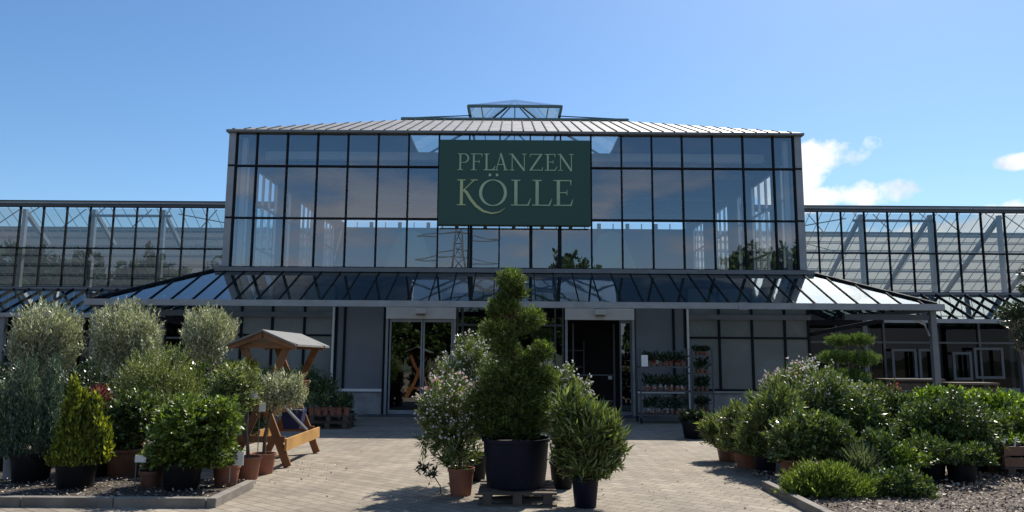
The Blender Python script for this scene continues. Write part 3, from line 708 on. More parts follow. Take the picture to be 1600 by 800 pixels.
    g = MB(); BX(g, 8.45, XE, YG-.04, 3.0, YG+.04, 4.0); g.build('wall_band', M['darkgrey'], w)
    g = MB(); BX(g, 8.45, XE, YG-.05, 2.2, YG+.05, 2.27); g.build('transom', M['midgrey'], w)
    i = 0
    while 8.5+i*1.77 < XE-1.8:
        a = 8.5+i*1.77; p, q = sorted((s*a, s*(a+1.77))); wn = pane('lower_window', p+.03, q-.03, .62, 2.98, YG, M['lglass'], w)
        g = MB(); g.box(s*a-.04, YG-.06, .6, s*a+.04, YG+.06, 3.0); g.build('window_post', M['midgrey'], w); i += 1
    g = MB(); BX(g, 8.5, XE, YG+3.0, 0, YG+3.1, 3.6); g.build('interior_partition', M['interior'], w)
    g = MB(); BX(g, 8.5, XE, YG+.1, 3.6, YG+3.0, 3.7); g.build('light_blocking_ceiling', M['interior'], w)  # keeps light from the wing roof off the lower room
    return w
wl = wing(-1, 'long glazed greenhouse wing with flat top rail left of the pavilion')
wr = wing(1, 'long glazed greenhouse wing with pale rafters right of the pavilion')
# white framed windows under the right wing
g = MB()
for (u0, u1, v0, v1) in ((1392, 1434, 545, 594), (1434, 1470, 545, 594), (1487, 1520, 550, 594), (1520, 1570, 543, 592)):
    x0, z1 = at(u0, v0, 27.3); x1, z0 = at(u1, v1, 27.3)
    g.box(x0, 27.26, z0, x0+.09, 27.34, z1); g.box(x1-.09, 27.26, z0, x1, 27.34, z1); g.box(x0+.09, 27.262, z1-.09, x1-.09, 27.338, z1); g.box(x0+.09, 27.262, z0, x1-.09, 27.338, z0+.09)
g.build('window_frames', M['midgrey'], wr)
g = MB()
for (u0, u1, v) in ((0, 45, 568), (0, 30, 590), (0, 60, 540)):
    x0, z = at(u0-60, v, 27.2); x1, _ = at(u1, v, 27.2); g.box(x0, 27.2, z-.05, x1, 27.28, z+.05)
g.build('window_rails', M['grey'], wl)
# low sales wall on the right
def benchm(u0, u1, v0, Y, label):
    x0, z = at(u0, v0, Y); x1, _ = at(u1, v0, Y)
    t = thing('sales_bench', ((x0+x1)/2, Y, 0), label, 'bench', 'timber sales benches at the right wing')
    g = MB(); g.box(x0, Y, z-.06, x1, Y+.7, z); g.build('bench_top', M['pallet'], t)
    g = MB(); n = 4
    for k in range(n): g.box(x0+.03, Y+.03, .1+k*(z-.2)/n, x1-.03, Y+.06, .1+(k+1)*(z-.2)/n-.03)
    g.build('bench_front', M['pallet'], t)
    g = MB()
    for x in (x0+.05, x1-.05):
        g.box(x-.04, Y+.065, 0, x+.04, Y+.15, z-.065); g.box(x-.04, Y+.55, 0, x+.04, Y+.63, z-.065)
    g.build('leg', M['pallet'], t)
benchm(1385, 1478, 592, 21.5, 'grey timber sales bench left of the canopy corner post')
benchm(1490, 1562, 598, 20.5, 'grey timber sales bench between the two canopy posts')

# ------------------------------------------------------------------ foliage
LM = dict(
    olive=leafmat('olive_leaf', (.10, .115, .06), (.40, .42, .28), .33, .2, (1.3, 1.3, .8)),
    sage=leafmat('grey_green_leaf', (.06, .085, .03), (.18, .21, .08), .42, .25, (1.4, 1.4, .6)),
    laurel=leafmat('laurel_leaf', (.020, .040, .010), (.08, .115, .028), .40, .2, (1.5, 1.5, .5), spec=.6),
    light=leafmat('light_green_leaf', (.035, .085, .012), (.13, .20, .03), .35, .35, (1.6, 1.5, .5)),
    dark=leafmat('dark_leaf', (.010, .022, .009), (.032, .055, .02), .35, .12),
    box=leafmat('glossy_green_leaf', (.028, .052, .008), (.10, .145, .022), .4, .3, (1.6, 1.6, .5), spec=.6),
    thuja=leafmat('golden_thuja', (.03, .052, .010), (.15, .185, .018), .7, .38, (1.7, 1.5, .4)),
    juniper=leafmat('blue_green_juniper', (.03, .055, .035), (.09, .13, .085), .6, .2, (1.2, 1.3, .9)),
    spread=leafmat('spreading_juniper', (.04, .075, .015), (.13, .18, .035), .55, .3),
    topiary=leafmat('topiary_needle', (.018, .036, .011), (.10, .135, .028), .6, .28, (1.5, 1.6, .6)),
    pine=leafmat('pine_needle', (.03, .065, .015), (.09, .14, .03), .6, .3),
    oleander=leafmat('oleander_leaf', (.032, .055, .016), (.13, .165, .05), .36, .24, (1.5, 1.5, .6), spec=.7),
    yellow=leafmat('yellow_green_leaf', (.10, .12, .012), (.33, .31, .03), .5, .4),
    red=leafmat('red_leaf', (.05, .015, .012), (.13, .03, .03), .5, .3, (1.4, .8, .8)),
    grass=leafmat('grey_grass', (.04, .06, .035), (.10, .13, .08), .6, .25),
    farleaf=leafmat('tree_leaf', (.02, .045, .01), (.055, .09, .02), .6, .3),
    fwhite=leafmat('white_petal', (.60, .57, .50), (.8, .78, .74), .6, .3, (1, 1, 1)),
    fpink=leafmat('pink_petal', (.55, .32, .32), (.75, .5, .5), .6, .3, (1, 1, 1)),
    fred=leafmat('red_petal', (.35, .02, .02), (.55, .05, .04), .5, .2, (1, 1, 1)),
    chip=leafmat('bark_chip', (.05, .03, .02), (.33, .27, .21), .9, .0),
)
def unit(a): return a/np.maximum(np.linalg.norm(a, axis=-1, keepdims=True), 1e-9)
def leaves(blobs, ntwig, tl, lpt, L, Wd, ang=50, up=.4, seed=1, zmin=.03, bias=0., inner=.3, lumpy=.14, shell=.16):
    """blobs (x,y,z,rx,ry,rz): twigs over the surface of the lobes, leaves set along every twig"""
    rg = np.random.default_rng(seed); Bl = np.array(blobs, dtype=float)
    wgt = (Bl[:, 3]*Bl[:, 5]); wgt /= wgt.sum(); bi = rg.choice(len(Bl), ntwig, p=wgt)
    d = unit(rg.normal(size=(ntwig, 3))); d[:, 2] += bias; d = unit(d)
    ph = rg.uniform(0, 6.28, (len(Bl), 4))
    lump = 1+lumpy*(np.sin(d[:, 0]*5+ph[bi, 0])*np.sin(d[:, 1]*5+ph[bi, 1])+.6*np.sin(d[:, 2]*8+d[:, 0]*6+ph[bi, 2]))
    r = np.where(rg.random(ntwig) < inner, rg.uniform(.25, .85, ntwig), rg.normal(1-.3*shell, shell*.6, ntwig))*lump
    r = np.minimum(r, lump*1.0+.22)
    tip = Bl[bi, :3]+d*Bl[bi, 3:6]*r[:, None]
    ax = unit(d*(1-up)+np.array([0, 0, 1.])*up+rg.normal(size=(ntwig, 3))*.22)
    tls = tl*rg.uniform(.6, 1.3, ntwig)
    t = np.tile(np.linspace(0.05, 1, lpt), ntwig); idx = np.repeat(np.arange(ntwig), lpt)
    pos = tip[idx]-ax[idx]*(tls[idx]*(1-t))[:, None]
    A_ = ax[idx]; ref = unit(np.cross(A_, rg.normal(size=(ntwig, 3))[idx])); ref2 = np.cross(A_, ref)
    az = np.tile(np.arange(lpt)*2.4, ntwig)+rg.uniform(0, 6.28, ntwig)[idx]+rg.normal(size=len(idx))*.3
    rad = ref*np.cos(az)[:, None]+ref2*np.sin(az)[:, None]
    an = np.radians(ang)*rg.uniform(.6, 1.25, len(idx))*(1-.45*t)
    la = unit(A_*np.cos(an)[:, None]+rad*np.sin(an)[:, None]); sd_ = unit(np.cross(la, A_)+rg.normal(size=(len(idx), 3))*.35); sd_ = unit(sd_-la*np.sum(sd_*la, 1)[:, None])
    ll = (L*rg.uniform(.65, 1.2, len(idx)))[:, None]; ww = Wd/L*ll*.5
    V = np.stack([pos, pos+la*ll*.45+sd_*ww, pos+la*ll, pos+la*ll*.45-sd_*ww], 1)
    ok = V[:, :, 2].min(1) > zmin
    return V[ok], tip+ax*L*.7
def petals(tips, n, size, seed, up=.0, zq=None):
    rg = np.random.default_rng(seed+99)
    t = tips if zq is None else tips[tips[:, 2] > np.quantile(tips[:, 2], zq)]
    c = t[rg.integers(0, len(t), n)]+rg.normal(size=(n, 3))*.02
    V = []
    for k in range(3):
        a = unit(rg.normal(size=(n, 3))); b = unit(np.cross(a, rg.normal(size=(n, 3)))); s = (size*rg.uniform(.5, 1.1, n))[:, None]
        V.append(np.stack([c-a*s/2, c+b*s/2, c+a*s/2, c-b*s/2], 1))
    return np.concatenate(V)
def pxb(Y, lst, fy=1.0):
    out = []
    for b in lst:
        u, v, ru, rv = b[:4]; dy = b[4] if len(b) > 4 else 0
        x, z = at(u, v, Y+dy); k = (Y+dy)/F
        out.append((x, Y+dy, z, ru*k, ru*k*fy if ru < rv*1.6 else rv*k*1.2, rv*k))
    return out
POTM = dict(t='terra', b='blackpot', n='brownpot', u='bluepot')
def pot(parent, x, y, r, h, kind, z0=0.0, taper=.78):
    g = MB(); rr = r*taper
    rim = .035 if r > .12 else r*.18
    g.lathe([(rr*.96, 0), (rr, .01), (r*.96, h-rim*1.2), (r*1.03, h-rim*1.1), (r*1.04, h), (r*.96, h), (r*.93, h-.04), (r*.5, h-.045)], (x, y, z0), 26)
    o = g.build('pot', M[POTM[kind]], parent, smooth=True)
    g = MB(); g.lathe([(.01, h-.042), (r*.93, h-.038)], (x, y, z0), 20); 
    g.f = g.f[:-2]; g.build('soil', M['soil'], o, origin=wloc(parent))
PR = dict(  # twig len, leaves per twig, L, W, angle, up
    olive=(.28, 14, .062, .017, 38, .62), sage=(.22, 13, .045, .013, 40, .5), laurel=(.16, 9, .068, .030, 60, .25), light=(.16, 8, .07, .035, 60, .3),
    box=(.14, 9, .055, .03, 60, .25), dark=(.18, 9, .07, .03, 60, .3), thuja=(.16, 10, .06, .022, 28, .75), juniper=(.16, 11, .05, .014, 30, .7),
    spread=(.22, 12, .055, .014, 30, .35), topiary=(.10, 10, .045, .011, 42, .3), pine=(.10, 12, .06, .008, 45, .6), oleander=(.24, 13, .125, .024, 48, .5),
    yellow=(.14, 9, .05, .025, 55, .35), red=(.16, 8, .06, .025, 55, .4), farleaf=(.7, 8, .30, .2, 60, .3))
def plant(name, label, cat, u, Y, blobs, kind, n, seed, potspec=None, trunk=True, mat=None, flowers=None, base_z=0., group=None, trunkmat='bark', tr=.02, fy=1.0, bias=0., inner=.3, xz=None, scale=1., lumpy=.14, zmin=.04):
    """potspec = (radius px, height px, kind); blobs in photo pixels measured at depth Y"""
    k = Y/F
    bl = pxb(Y, blobs, fy) if xz is None else xz
    x = at(u, 700, Y)[0]
    o = thing(name, (x, Y, base_z), label, cat, group)
    pr = PR[kind]
    if potspec: zmin = max(zmin, potspec[1]*k*.8)
    V, tips = leaves(bl, n, pr[0]*scale, pr[1], pr[2]*scale, pr[3]*scale, pr[4], pr[5], seed, zmin=base_z+zmin, bias=bias, inner=inner, lumpy=lumpy)
    hz = base_z
    if potspec:
        r, h, pk = potspec; r *= k; h *= k; pot(o, x, Y, r, h, pk, base_z); hz = base_z+h-.05
    if trunk:
        zc = sum(b[2]*b[5] for b in bl)/sum(b[5] for b in bl); cxm = sum(b[0]*b[5] for b in bl)/sum(b[5] for b in bl)
        g = MB(); rg = random.Random(seed)
        p = [(x+(cxm-x)*t*t+rg.uniform(-.015, .015), Y+rg.uniform(-.015, .015), hz+(zc-hz)*t) for t in (0, .3, .6, .85, 1)]
        g.tube(p, [tr*1.3, tr*1.1, tr, tr*.85, tr*.6], 7)
        fork = Vector(p[3])
        for b in bl:
            for q in range(3):
                e = Vector((b[0]+rg.uniform(-.6, .6)*b[3], b[1]+rg.uniform(-.6, .6)*b[4], b[2]+rg.uniform(-.1, .7)*b[5]))
                s0 = Vector(p[rg.choice((1, 2, 3))]); 
                if e.z < s0.z: s0 = Vector(p[0])+(Vector(p[1])-Vector(p[0]))*.5
                mid = (s0+e)/2+Vector((rg.uniform(-.05, .05), rg.uniform(-.05, .05), .03))
                g.tube([s0, mid, e], [tr*.5, tr*.35, tr*.15], 5)
        g.build('trunk', M[trunkmat], o, smooth=True)
    quads('foliage', V, LM[mat or kind], o, tuple(wloc(o)))
    if flowers:
        for (fm, fn, fs, zq) in flowers:
            quads('flowers', petals(tips, fn, fs, seed, zq=zq), LM[fm], o, tuple(wloc(o)))['kind'] = 'stuff'
    return o
def tagcard(u, v, w, h, Y, label, z_ground=True):
    x, z = at(u, v, Y); k = Y/F; ww = w*k; hh = h*k
    o = thing('price_sign', (x, Y, 0), label, 'sign', 'price cards on sticks')
    g = MB(); g.box(x-ww/2, Y-.006, z-hh/2, x+ww/2, Y, z+hh/2); g.build('card', M['paper'], o)
    g = MB(); g.bar((x-ww*.4, Y+.008, 0.1), (x-ww*.4, Y+.008, z), .009); g.build('stick', M['midgrey'], o)

# --- left group
GL = 'potted plants left of the path'
plant('olive_tree', 'silvery olive tree with wide crown, leftmost of the three olives', 'tree', 80, 11.6, [(74, 505, 43, 34), (48, 533, 28, 32), (98, 530, 26, 36), (72, 562, 30, 18)], 'olive', 1200, 11, (26, 34, 't'), trunkmat='oliveb', tr=.045, inner=.2)
plant('olive_tree', 'silvery olive tree with wide crown, middle of the three olives', 'tree', 198, 11.9, [(197, 507, 44, 37), (172, 536, 26, 30), (226, 530, 26, 34), (198, 562, 32, 20)], 'olive', 1200, 12, (26, 34, 't'), trunkmat='oliveb', tr=.045, inner=.2)
plant('olive_tree', 'smaller round olive tree beside the wooden stall, rightmost of the three olives', 'tree', 327, 13.3, [(328, 511, 38, 34), (322, 533, 30, 25)], 'olive', 1000, 13, (22, 30, 't'), trunkmat='oliveb', tr=.035, inner=.3)
plant('olive_shrub', 'bushy yellow-green olive shrub in front of the middle olive tree', 'shrub', 250, 10.8, [(250, 585, 52, 42), (215, 610, 40, 38), (285, 610, 32, 34)], 'sage', 1500, 14, (22, 30, 't'), tr=.025)
plant('juniper', 'blue-green upright juniper with several spires in a black pot', 'conifer', 52, 9.4, [(12, 655, 24, 62), (38, 625, 20, 62), (80, 625, 15, 62), (55, 680, 34, 62), (88, 690, 20, 40)], 'juniper', 2600, 15, (30, 50, 'b'), inner=.15)
plant('golden_thuja', 'golden green cone shaped thuja in a black pot at the kerb', 'conifer', 122, 8.95, [(116, 612, 8, 22), (119, 642, 17, 32), (147, 640, 10, 26), (122, 685, 30, 42), (124, 715, 38, 38), (150, 690, 20, 36)], 'thuja', 3200, 16, (30, 52, 'b'), inner=.12, lumpy=.1)
plant('laurel', 'dark glossy laurel in a brown pot between golden thuja and round bush', 'shrub', 195, 10.0, [(190, 660, 38, 44), (215, 640, 30, 30), (180, 700, 34, 36)], 'laurel', 1100, 17, (26, 44, 'n'))
plant('glossy_bush', 'round glossy green bush in a big black pot at the kerb corner', 'shrub', 287, 8.95, [(300, 665, 58, 42), (342, 655, 34, 34), (285, 700, 46, 34), (330, 705, 36, 32)], 'box', 2400, 18, (30, 46, 'b'), tr=.03, inner=.25)
plant('golden_shrub', 'round yellow-green shrub in front of the stall, in a terracotta pot', 'shrub', 388, 9.95, [(368, 592, 34, 28), (380, 612, 26, 26), (345, 622, 28, 22)], 'yellow', 900, 19, (20, 34, 't'), mat='sage', flowers=[('fwhite', 40, .02, None)], tr=.02)
plant('yellow_shrub', 'small bright yellow leaved shrub among the potted plants', 'shrub', 355, 10.9, [(360, 578, 22, 14), (385, 572, 16, 10)], 'yellow', 400, 20, (14, 24, 't'))
plant('young_shrub', 'thin leafy shrub in the terracotta pot with a white price card', 'shrub', 356, 9.35, [(350, 690, 16, 26), (345, 660, 22, 26)], 'box', 220, 21, (20, 34, 't'), tr=.012)
plant('olive_standard', 'small olive on bare stems in the terracotta pot nearest the stall', 'tree', 412, 10.45, [(440, 605, 28, 28), (462, 608, 20, 24), (420, 605, 20, 24)], 'sage', 650, 22, (19, 30, 't'), mat='olive', tr=.022)
plant('red_shrub', 'small dark red leaved plant behind the golden thuja', 'shrub', 155, 9.9, [(155, 615, 17, 12), (158, 640, 20, 20)], 'red', 160, 23, (16, 26, 'b'))
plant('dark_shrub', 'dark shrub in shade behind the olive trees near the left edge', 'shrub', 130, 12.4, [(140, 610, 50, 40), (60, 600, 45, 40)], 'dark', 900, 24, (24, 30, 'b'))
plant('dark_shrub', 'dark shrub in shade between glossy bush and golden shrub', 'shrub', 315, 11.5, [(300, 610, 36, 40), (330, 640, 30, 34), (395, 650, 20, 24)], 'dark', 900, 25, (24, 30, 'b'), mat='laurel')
plant('low_plant', 'low green plant in a brown pot beside the black pot of the round bush', 'plant', 240, 9.1, [(236, 715, 20, 16)], 'box', 130, 26, (17, 30, 'n'))
plant('laurel', 'dark laurel at the left edge of the photo behind a tall pot', 'shrub', -14, 10.2, [(-10, 660, 34, 50), (5, 690, 22, 30)], 'laurel', 700, 27, (26, 44, 'b'))
o = thing('tall_planter', (at(18, 740, 9.6)[0], 9.6, 0), 'tall empty grey-brown planter standing at the left edge', 'planter')
g = MB(); x = at(20, 740, 9.6)[0]; g.lathe([(.09, 0), (.1, .02), (.125, .5), (.135, .5), (.135, .54), (.12, .54), (.11, .45)], (x, 9.6, 0)); g.build('pot', M['concrete'], o, smooth=True)
# fill plants deep in the left group
for i, (u, Y, bl, kd, lab) in enumerate([
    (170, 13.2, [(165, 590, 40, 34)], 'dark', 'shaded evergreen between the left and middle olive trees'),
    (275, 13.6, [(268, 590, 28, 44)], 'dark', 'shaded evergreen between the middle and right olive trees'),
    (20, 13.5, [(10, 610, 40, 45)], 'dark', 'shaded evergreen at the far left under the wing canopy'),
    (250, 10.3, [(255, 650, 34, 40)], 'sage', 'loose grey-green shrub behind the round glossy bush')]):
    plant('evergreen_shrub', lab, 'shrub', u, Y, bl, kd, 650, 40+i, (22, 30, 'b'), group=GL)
tagcard(220, 717, 17, 10, 8.9, 'small white price card standing in the bed left of the round bush')
tagcard(369, 716, 23, 21, 9.1, 'large white price card in the nearest terracotta pot')
tagcard(395, 617, 14, 12, 9.9, 'small white price card at the top of the stall side')
tagcard(410, 636, 10, 14, 10.1, 'white tag on the stem of the standard olive')

# --- wooden stall
st = thing('wooden_stall', (-3.62, 11.8, 0), 'orange wooden display stall with crossed legs and grey pitched roof', 'stall')
xf0, xf1 = at(365, 536, 10.9)[0], at(469, 540, 10.9)[0]; xm = (xf0+xf1)/2-.06
yf, yb = 10.9, 12.75
za = at(410, 517, yf)[1]; zev = at(470, 538, yf)[1]
xa = at(412, 517, yf)[0]
for (y, nm) in ((yf+.12, 0), (yb-.12, 1)):
    for s in (-1, 1):
        g = MB(); wmid = .13
        g.bar((xa+s*.33, y, zev-.02), (xa-s*.02, y+.03*s, .95), .11, .04); g.bar((xa-s*.02, y+.03*s, .95), (xa-s*.42, y+.03*s, 0.01), .11, .04)
        g.build('leg', M['wood'], st)
    g = MB(); g.bar((xa-.45, y-.05, zev-.02), (xa+.45, y-.05, zev-.02), .04, .08); g.build('cross_rail', M['wood'], st); g = MB(); g.bar((xa-.36, y-.045, .4), (xa+.36, y-.045, .4), .03, .09); g.build('cross_rail', M['wood'], st)
    g = MB()
    for s in (-1, 1): g.bar((xa, y-.14, za-.05), (xa+s*.5, y-.14, zev-.04), .03, .09)
    g.build('gable_board', M['wood'], st)
for s in (-1, 1):
    g = MB(); g.bar((xa+s*.40, yf, .33), (xa+s*.40, yb, .33), .03, .17, side=(1, 0, 0)); g.build('side_plank', M['woodl'], st)
    g = MB(); e0 = (xa, za+.02); e1 = (xa+s*.50, zev+.0)
    n = Vector((-(e1[1]-e0[1]), 0, (e1[0]-e0[0]))).normalized()*.02*(1 if s > 0 else -1)
    pts = []
    for y in (yf-.08, yb+.1): pts.append([(e0[0], y, e0[1]), (e1[0], y, e1[1])])
    a, b = pts
    top = [Vector(a[0]), Vector(a[1]), Vector(b[1]), Vector(b[0])]; o_ = Vector((0, 0, -.03))
    g.hexa([p+o_ for p in top]+top) if s > 0 else g.hexa([p+o_ for p in top[::-1]]+top[::-1])
    g.build('roof_panel', M['stallroof'], st)
g = MB(); g.bar((xa, yf, za-.06), (xa, yb, za-.06), .05, .07); g.build('ridge_beam', M['wood'], st)
g = MB(); 
g.hexa([(xa-.06, yf+.25, .72), (xa+.06, yf+.25, .72), (xa+.06, yb-.25, .72), (xa-.06, yb-.25, .72), (xa-.30, yf+.25, 1.2), (xa+.30, yf+.25, 1.2), (xa+.30, yb-.25, 1.2), (xa-.30, yb-.25, 1.2)]); g.build('trough', M['wood'], st)
g = MB(); g.hexa([(xa-.05, yb-.5, .42), (xa+.2, yb-.5, .42), (xa+.2, yb-.28, .42), (xa-.05, yb-.28, .42), (xa-.12, yb-.5, .73), (xa+.26, yb-.5, .73), (xa+.26, yb-.28, .73), (xa-.12, yb-.28, .73)]); g.build('blue_tarpaulin', M['blue'], st)
g = MB(); g.bar((xa+.05, yf+.6, .95), (xa+.36, yb-.6, .42), .035); g.build('brace', M['grey'], st)
g = MB()
V, tp = leaves([(xa, 11.5, 1.28, .3, .6, .14)], 300, .14, 9, .05, .018, 50, .5, 77, zmin=.7); 
o = thing('trough_plants', (xa, 11.5, 1.1), 'grey-green herbs growing in the trough of the wooden stall', 'plant'); quads('foliage', V, LM['sage'], o, tuple(wloc(o)))

# --- pallets
def pallet(x, y, w, d, z0, label, grp='wooden pallets'):
    o = thing('wooden_pallet', (x, y, z0), label, 'pallet', grp)
    g = MB()
    for k in range(5):
        a = y-d/2+k*(d-.1)/4; g.box(x-w/2, a, z0+.122, x+w/2, a+.1, z0+.144)
    g.build('deck_boards', M['pallet'], o)
    for i in range(3):
        for j in range(3):
            g = MB(); bx_ = x-w/2+.05+i*(w-.2)/2; by = y-d/2+j*(d-.1)/2; g.box(bx_, by+.003, z0+.022, bx_+.1, by+.097, z0+.12); g.build('block', M['pallet'], o)
    g = MB()
    for j in range(3): by = y-d/2+j*(d-.1)/2; g.box(x-w/2, by, z0, x+w/2, by+.1, z0+.02)
    g.build('base_boards', M['pallet'], o)
x0 = at(478, 670, 16.8)[0]; x1 = at(546, 670, 16.8)[0]; xc = (x0+x1)/2
pallet(xc, 17.1, x1-x0, .8, 0, 'lower of two stacked weathered pallets at the left glazing')
pallet(xc+.02, 17.12, x1-x0-.02, .8, .15, 'upper of two stacked weathered pallets at the left glazing')
ordn = ['first', 'second', 'third', 'fourth', 'fifth', 'sixth', 'seventh', 'eighth', 'ninth', 'tenth']
for i in range(6):
    xx = x0+.1+i*.155
    o = thing('potted_plant', (xx, 16.85, .296), 'strappy green plant in terracotta pot on stacked pallets, %s from the left' % ordn[i], 'plant', 'terracotta pots on the stacked pallets')
    pot(o, xx, 16.85, .072, .17, 't', .296)
    V, tp = leaves([(xx, 16.85, .62, .12, .12, .14)], 30, .12, 6, .11, .022, 45, .6, 60+i, zmin=.45); quads('foliage', V, LM['dark' if i % 2 else 'oleander'], o, tuple(wloc(o)))
for i, (u, bl) in enumerate([(478, [(480, 600, 20, 32)]), (508, [(510, 612, 20, 26)]), (540, [(538, 628, 14, 14)])]):
    plant('shaded_shrub', 'dark shrub behind the stacked pallets, %s from the left' % ordn[i], 'shrub', u, 17.9, bl, 'dark', 260, 70+i, (11, 20, 'b'), mat='laurel', group='shrubs behind the stacked pallets')

# --- centre group
pallet(at(808, 780, 8.7)[0], 8.72, .86, .86, 0, 'dark pallet under the big black tub of the spiral conifer')
tx = at(806, 730, 8.72)[0]
tp_ = thing('spiral_conifer', (tx, 8.72, .146), 'tall cloud pruned conifer in a big black tub at the centre', 'conifer')
g = MB(); g.lathe([(.31, 0), (.33, .01), (.355, .2), (.375, .5), (.395, .505), (.395, .54), (.375, .54), (.36, .48), (.2, .47)], (tx, 8.72, .146), 40); o = g.build('tub', M['bluepot'], tp_, smooth=True)
g = MB(); g.lathe([(.01, .475), (.36, .478)], (tx, 8.72, .146), 24); g.f = g.f[:-2]; g.build('soil', M['soil'], o, origin=wloc(tp_))
cb = [(798, 437, 23, 18), (803, 457, 22, 12), (788, 477, 25, 17), (773, 488, 12, 12), (829, 497, 22, 17), (808, 510, 20, 14), (770, 514, 22, 15, .1), (790, 540, 22, 20), (846, 548, 20, 15), (822, 565, 20, 18), (783, 588, 34, 24), (815, 600, 32, 28), (850, 590, 22, 20), (765, 625, 30, 30), (800, 640, 40, 34), (835, 640, 28, 30), (772, 665, 30, 20), (815, 672, 28, 18)]
V, tips = leaves(pxb(8.85, cb), 9500, .085, 10, .042, .010, 42, .3, 5, zmin=.66, inner=.25, lumpy=.1, shell=.14)
g = MB(); rg_ = random.Random(4)
pp = [(tx, 8.75, .6)]+[(at(u, v, 8.85)[0], 8.85, at(u, v, 8.85)[1]) for (u, v) in ((808, 660), (798, 610), (806, 570), (798, 530), (806, 500), (796, 470), (800, 445))]
g.tube(pp, [.05, .045, .04, .035, .03, .025, .02, .01], 8)
for b in pxb(8.85, cb):
    q = min(pp, key=lambda p: abs(p[2]-(b[2]-.08))); g.tube([q, ((q[0]+b[0])/2, (q[1]+b[1])/2-.01, (q[2]+b[2])/2-.01), b[:3]], [.02, .016, .008], 5)
g.build('trunk', M['bark'], tp_, smooth=True)
quads('foliage', V, LM['topiary'], tp_, tuple(wloc(tp_)))
plant('oleander', 'pink and white flowering shrub in a terracotta pot left of the tub', 'shrub', 721, 8.95, [(700, 622, 38, 34), (688, 665, 34, 34), (712, 695, 36, 32), (735, 640, 28, 40), (675, 640, 18, 24)], 'oleander', 520, 31, (20, 40, 't'), flowers=[('fwhite', 600, .032, .2), ('fpink', 170, .034, .75)], scale=.75, tr=.018, inner=.3)
plant('oleander', 'taller white flowering shrub behind the tub at its left', 'shrub', 742, 10.0, [(735, 545, 26, 24), (712, 578, 28, 26), (752, 585, 30, 36), (725, 610, 34, 30)], 'oleander', 460, 32, (20, 40, 'b'), flowers=[('fwhite', 620, .030, .1)], scale=.65, tr=.016, inner=.25)
plant('oleander', 'bushy narrow leaved oleander in a black pot right of the tub', 'shrub', 914, 8.3, [(915, 678, 46, 46), (945, 690, 32, 38), (892, 640, 28, 32), (922, 715, 38, 30), (885, 690, 22, 36)], 'oleander', 900, 33, (21, 46, 'u'), tr=.018, inner=.3)
plant('oleander', 'white flowering shrub behind the tub at its right', 'shrub', 878, 9.45, [(875, 612, 26, 38), (898, 625, 26, 34), (860, 640, 22, 34)], 'oleander', 380, 34, (19, 40, 'b'), flowers=[('fwhite', 620, .030, .15)], scale=.7, tr=.016)
plant('dry_sprig', 'thin leafy sprig leaning low beside the terracotta pot', 'plant', 690, 9.0, [(660, 727, 8, 7), (676, 738, 8, 4)], 'dark', 12, 35, None, tr=.006)

# --- dark tub plant and trolleys
plant('tub_plant', 'low dark plant in a round black tub beside the flower trolleys', 'plant', 1087, 15.3, [(1085, 650, 21, 10)], 'dark', 200, 36, (21, 26, 'b'))
def trolley(u0, u1, Y, label, rows_, seed, note=False, H=1.86, labs=None):
    x0 = at(u0, 650, Y)[0]; x1 = at(u1, 650, Y)[0]; dpt = .58; xm = (x0+x1)/2
    o = thing('plant_trolley', (xm, Y, 0), label, 'trolley', 'metal plant trolleys by the wall')
    for (x, y) in ((x0, Y), (x1, Y), (x0, Y+dpt), (x1, Y+dpt)):
        g = MB(); g.box(x-.018, y-.018, .14, x+.018, y+.018, H); g.build('post', M['steel'], o)
        g = MB(); g.tube([(x-.02, y, .07), (x+.02, y, .07)], [.06, .06], 14); g.bar((x, y, .07), (x, y, .14), .02); g.build('caster', M['black'], o)
    rr = random.Random(seed)
    for ri, (zs, hh, nm, fl) in enumerate(rows_):
        g = MB(); g.box(x0+.02, Y-.01, zs-.035, x1-.02, Y+dpt+.01, zs); g.build('shelf', M['steel'], o)
        n = max(3, round((x1-x0)/.19))
        for i in range(n):
            for j in (0,):
                xx = x0+.1+(x1-x0-.2)*(i+.5)/n; yy = Y+.12
                q = thing('potted_flower', (xx, yy, zs), 'potted flower, %s from left, %s shelf of %s' % (ordn[i], nm, labs), 'plant', 'potted flowers on the %s shelf of the %s' % (nm, labs))
                pot(q, xx, yy, .062, .1, 't' if rr.random() < .4 else 'n', zs+.001, .75)
                V, tpp = leaves([(xx, yy+.05, zs+.12+hh*.45, .12, .16, hh*.5)], 46, .07, 6, .06, .03, 60, .3, seed*100+ri*10+i, zmin=zs+.08)
                quads('foliage', V, LM['dark'], q, tuple(wloc(q)))
                if fl:
                    c = np.array([[xx+rr.uniform(-.04, .04), yy-.07, zs+.09+rr.uniform(0, .03)]])
                    quads('flower', petals(c, 7, .045, seed+i), LM[rr.choice(fl)], q, tuple(wloc(q)))
    if note:
        g = MB(); xx, zz = at(1007, 563, Y-.03); g.box(xx-.075, Y-.03, zz-.15, xx+.085, Y-.021, zz+.13); g.build('notice', M['paper'], o)
trolley(1002, 1081, 18.6, 'metal trolley with three shelves of potted flowers and a white notice', [(.22, .34, 'bottom', ('fwhite', 'fpink')), (.80, .30, 'middle', ('fwhite', 'fwhite', 'fpink')), (1.40, .26, 'top', ('fred', 'fred', 'fwhite'))], 81, True, labs='trolley with white notice')
trolley(1084, 1116, 19.6, 'narrow dark metal trolley of green plants behind the flower trolley', [(.25, .25, 'bottom', None), (.75, .3, 'lower middle', None), (1.22, .3, 'upper middle', None), (1.68, .14, 'top', None)], 82, labs='narrow trolley')
for (x, y, l) in ((at(1140, 700, 19.6)[0], 19.6, ''),):
    pass

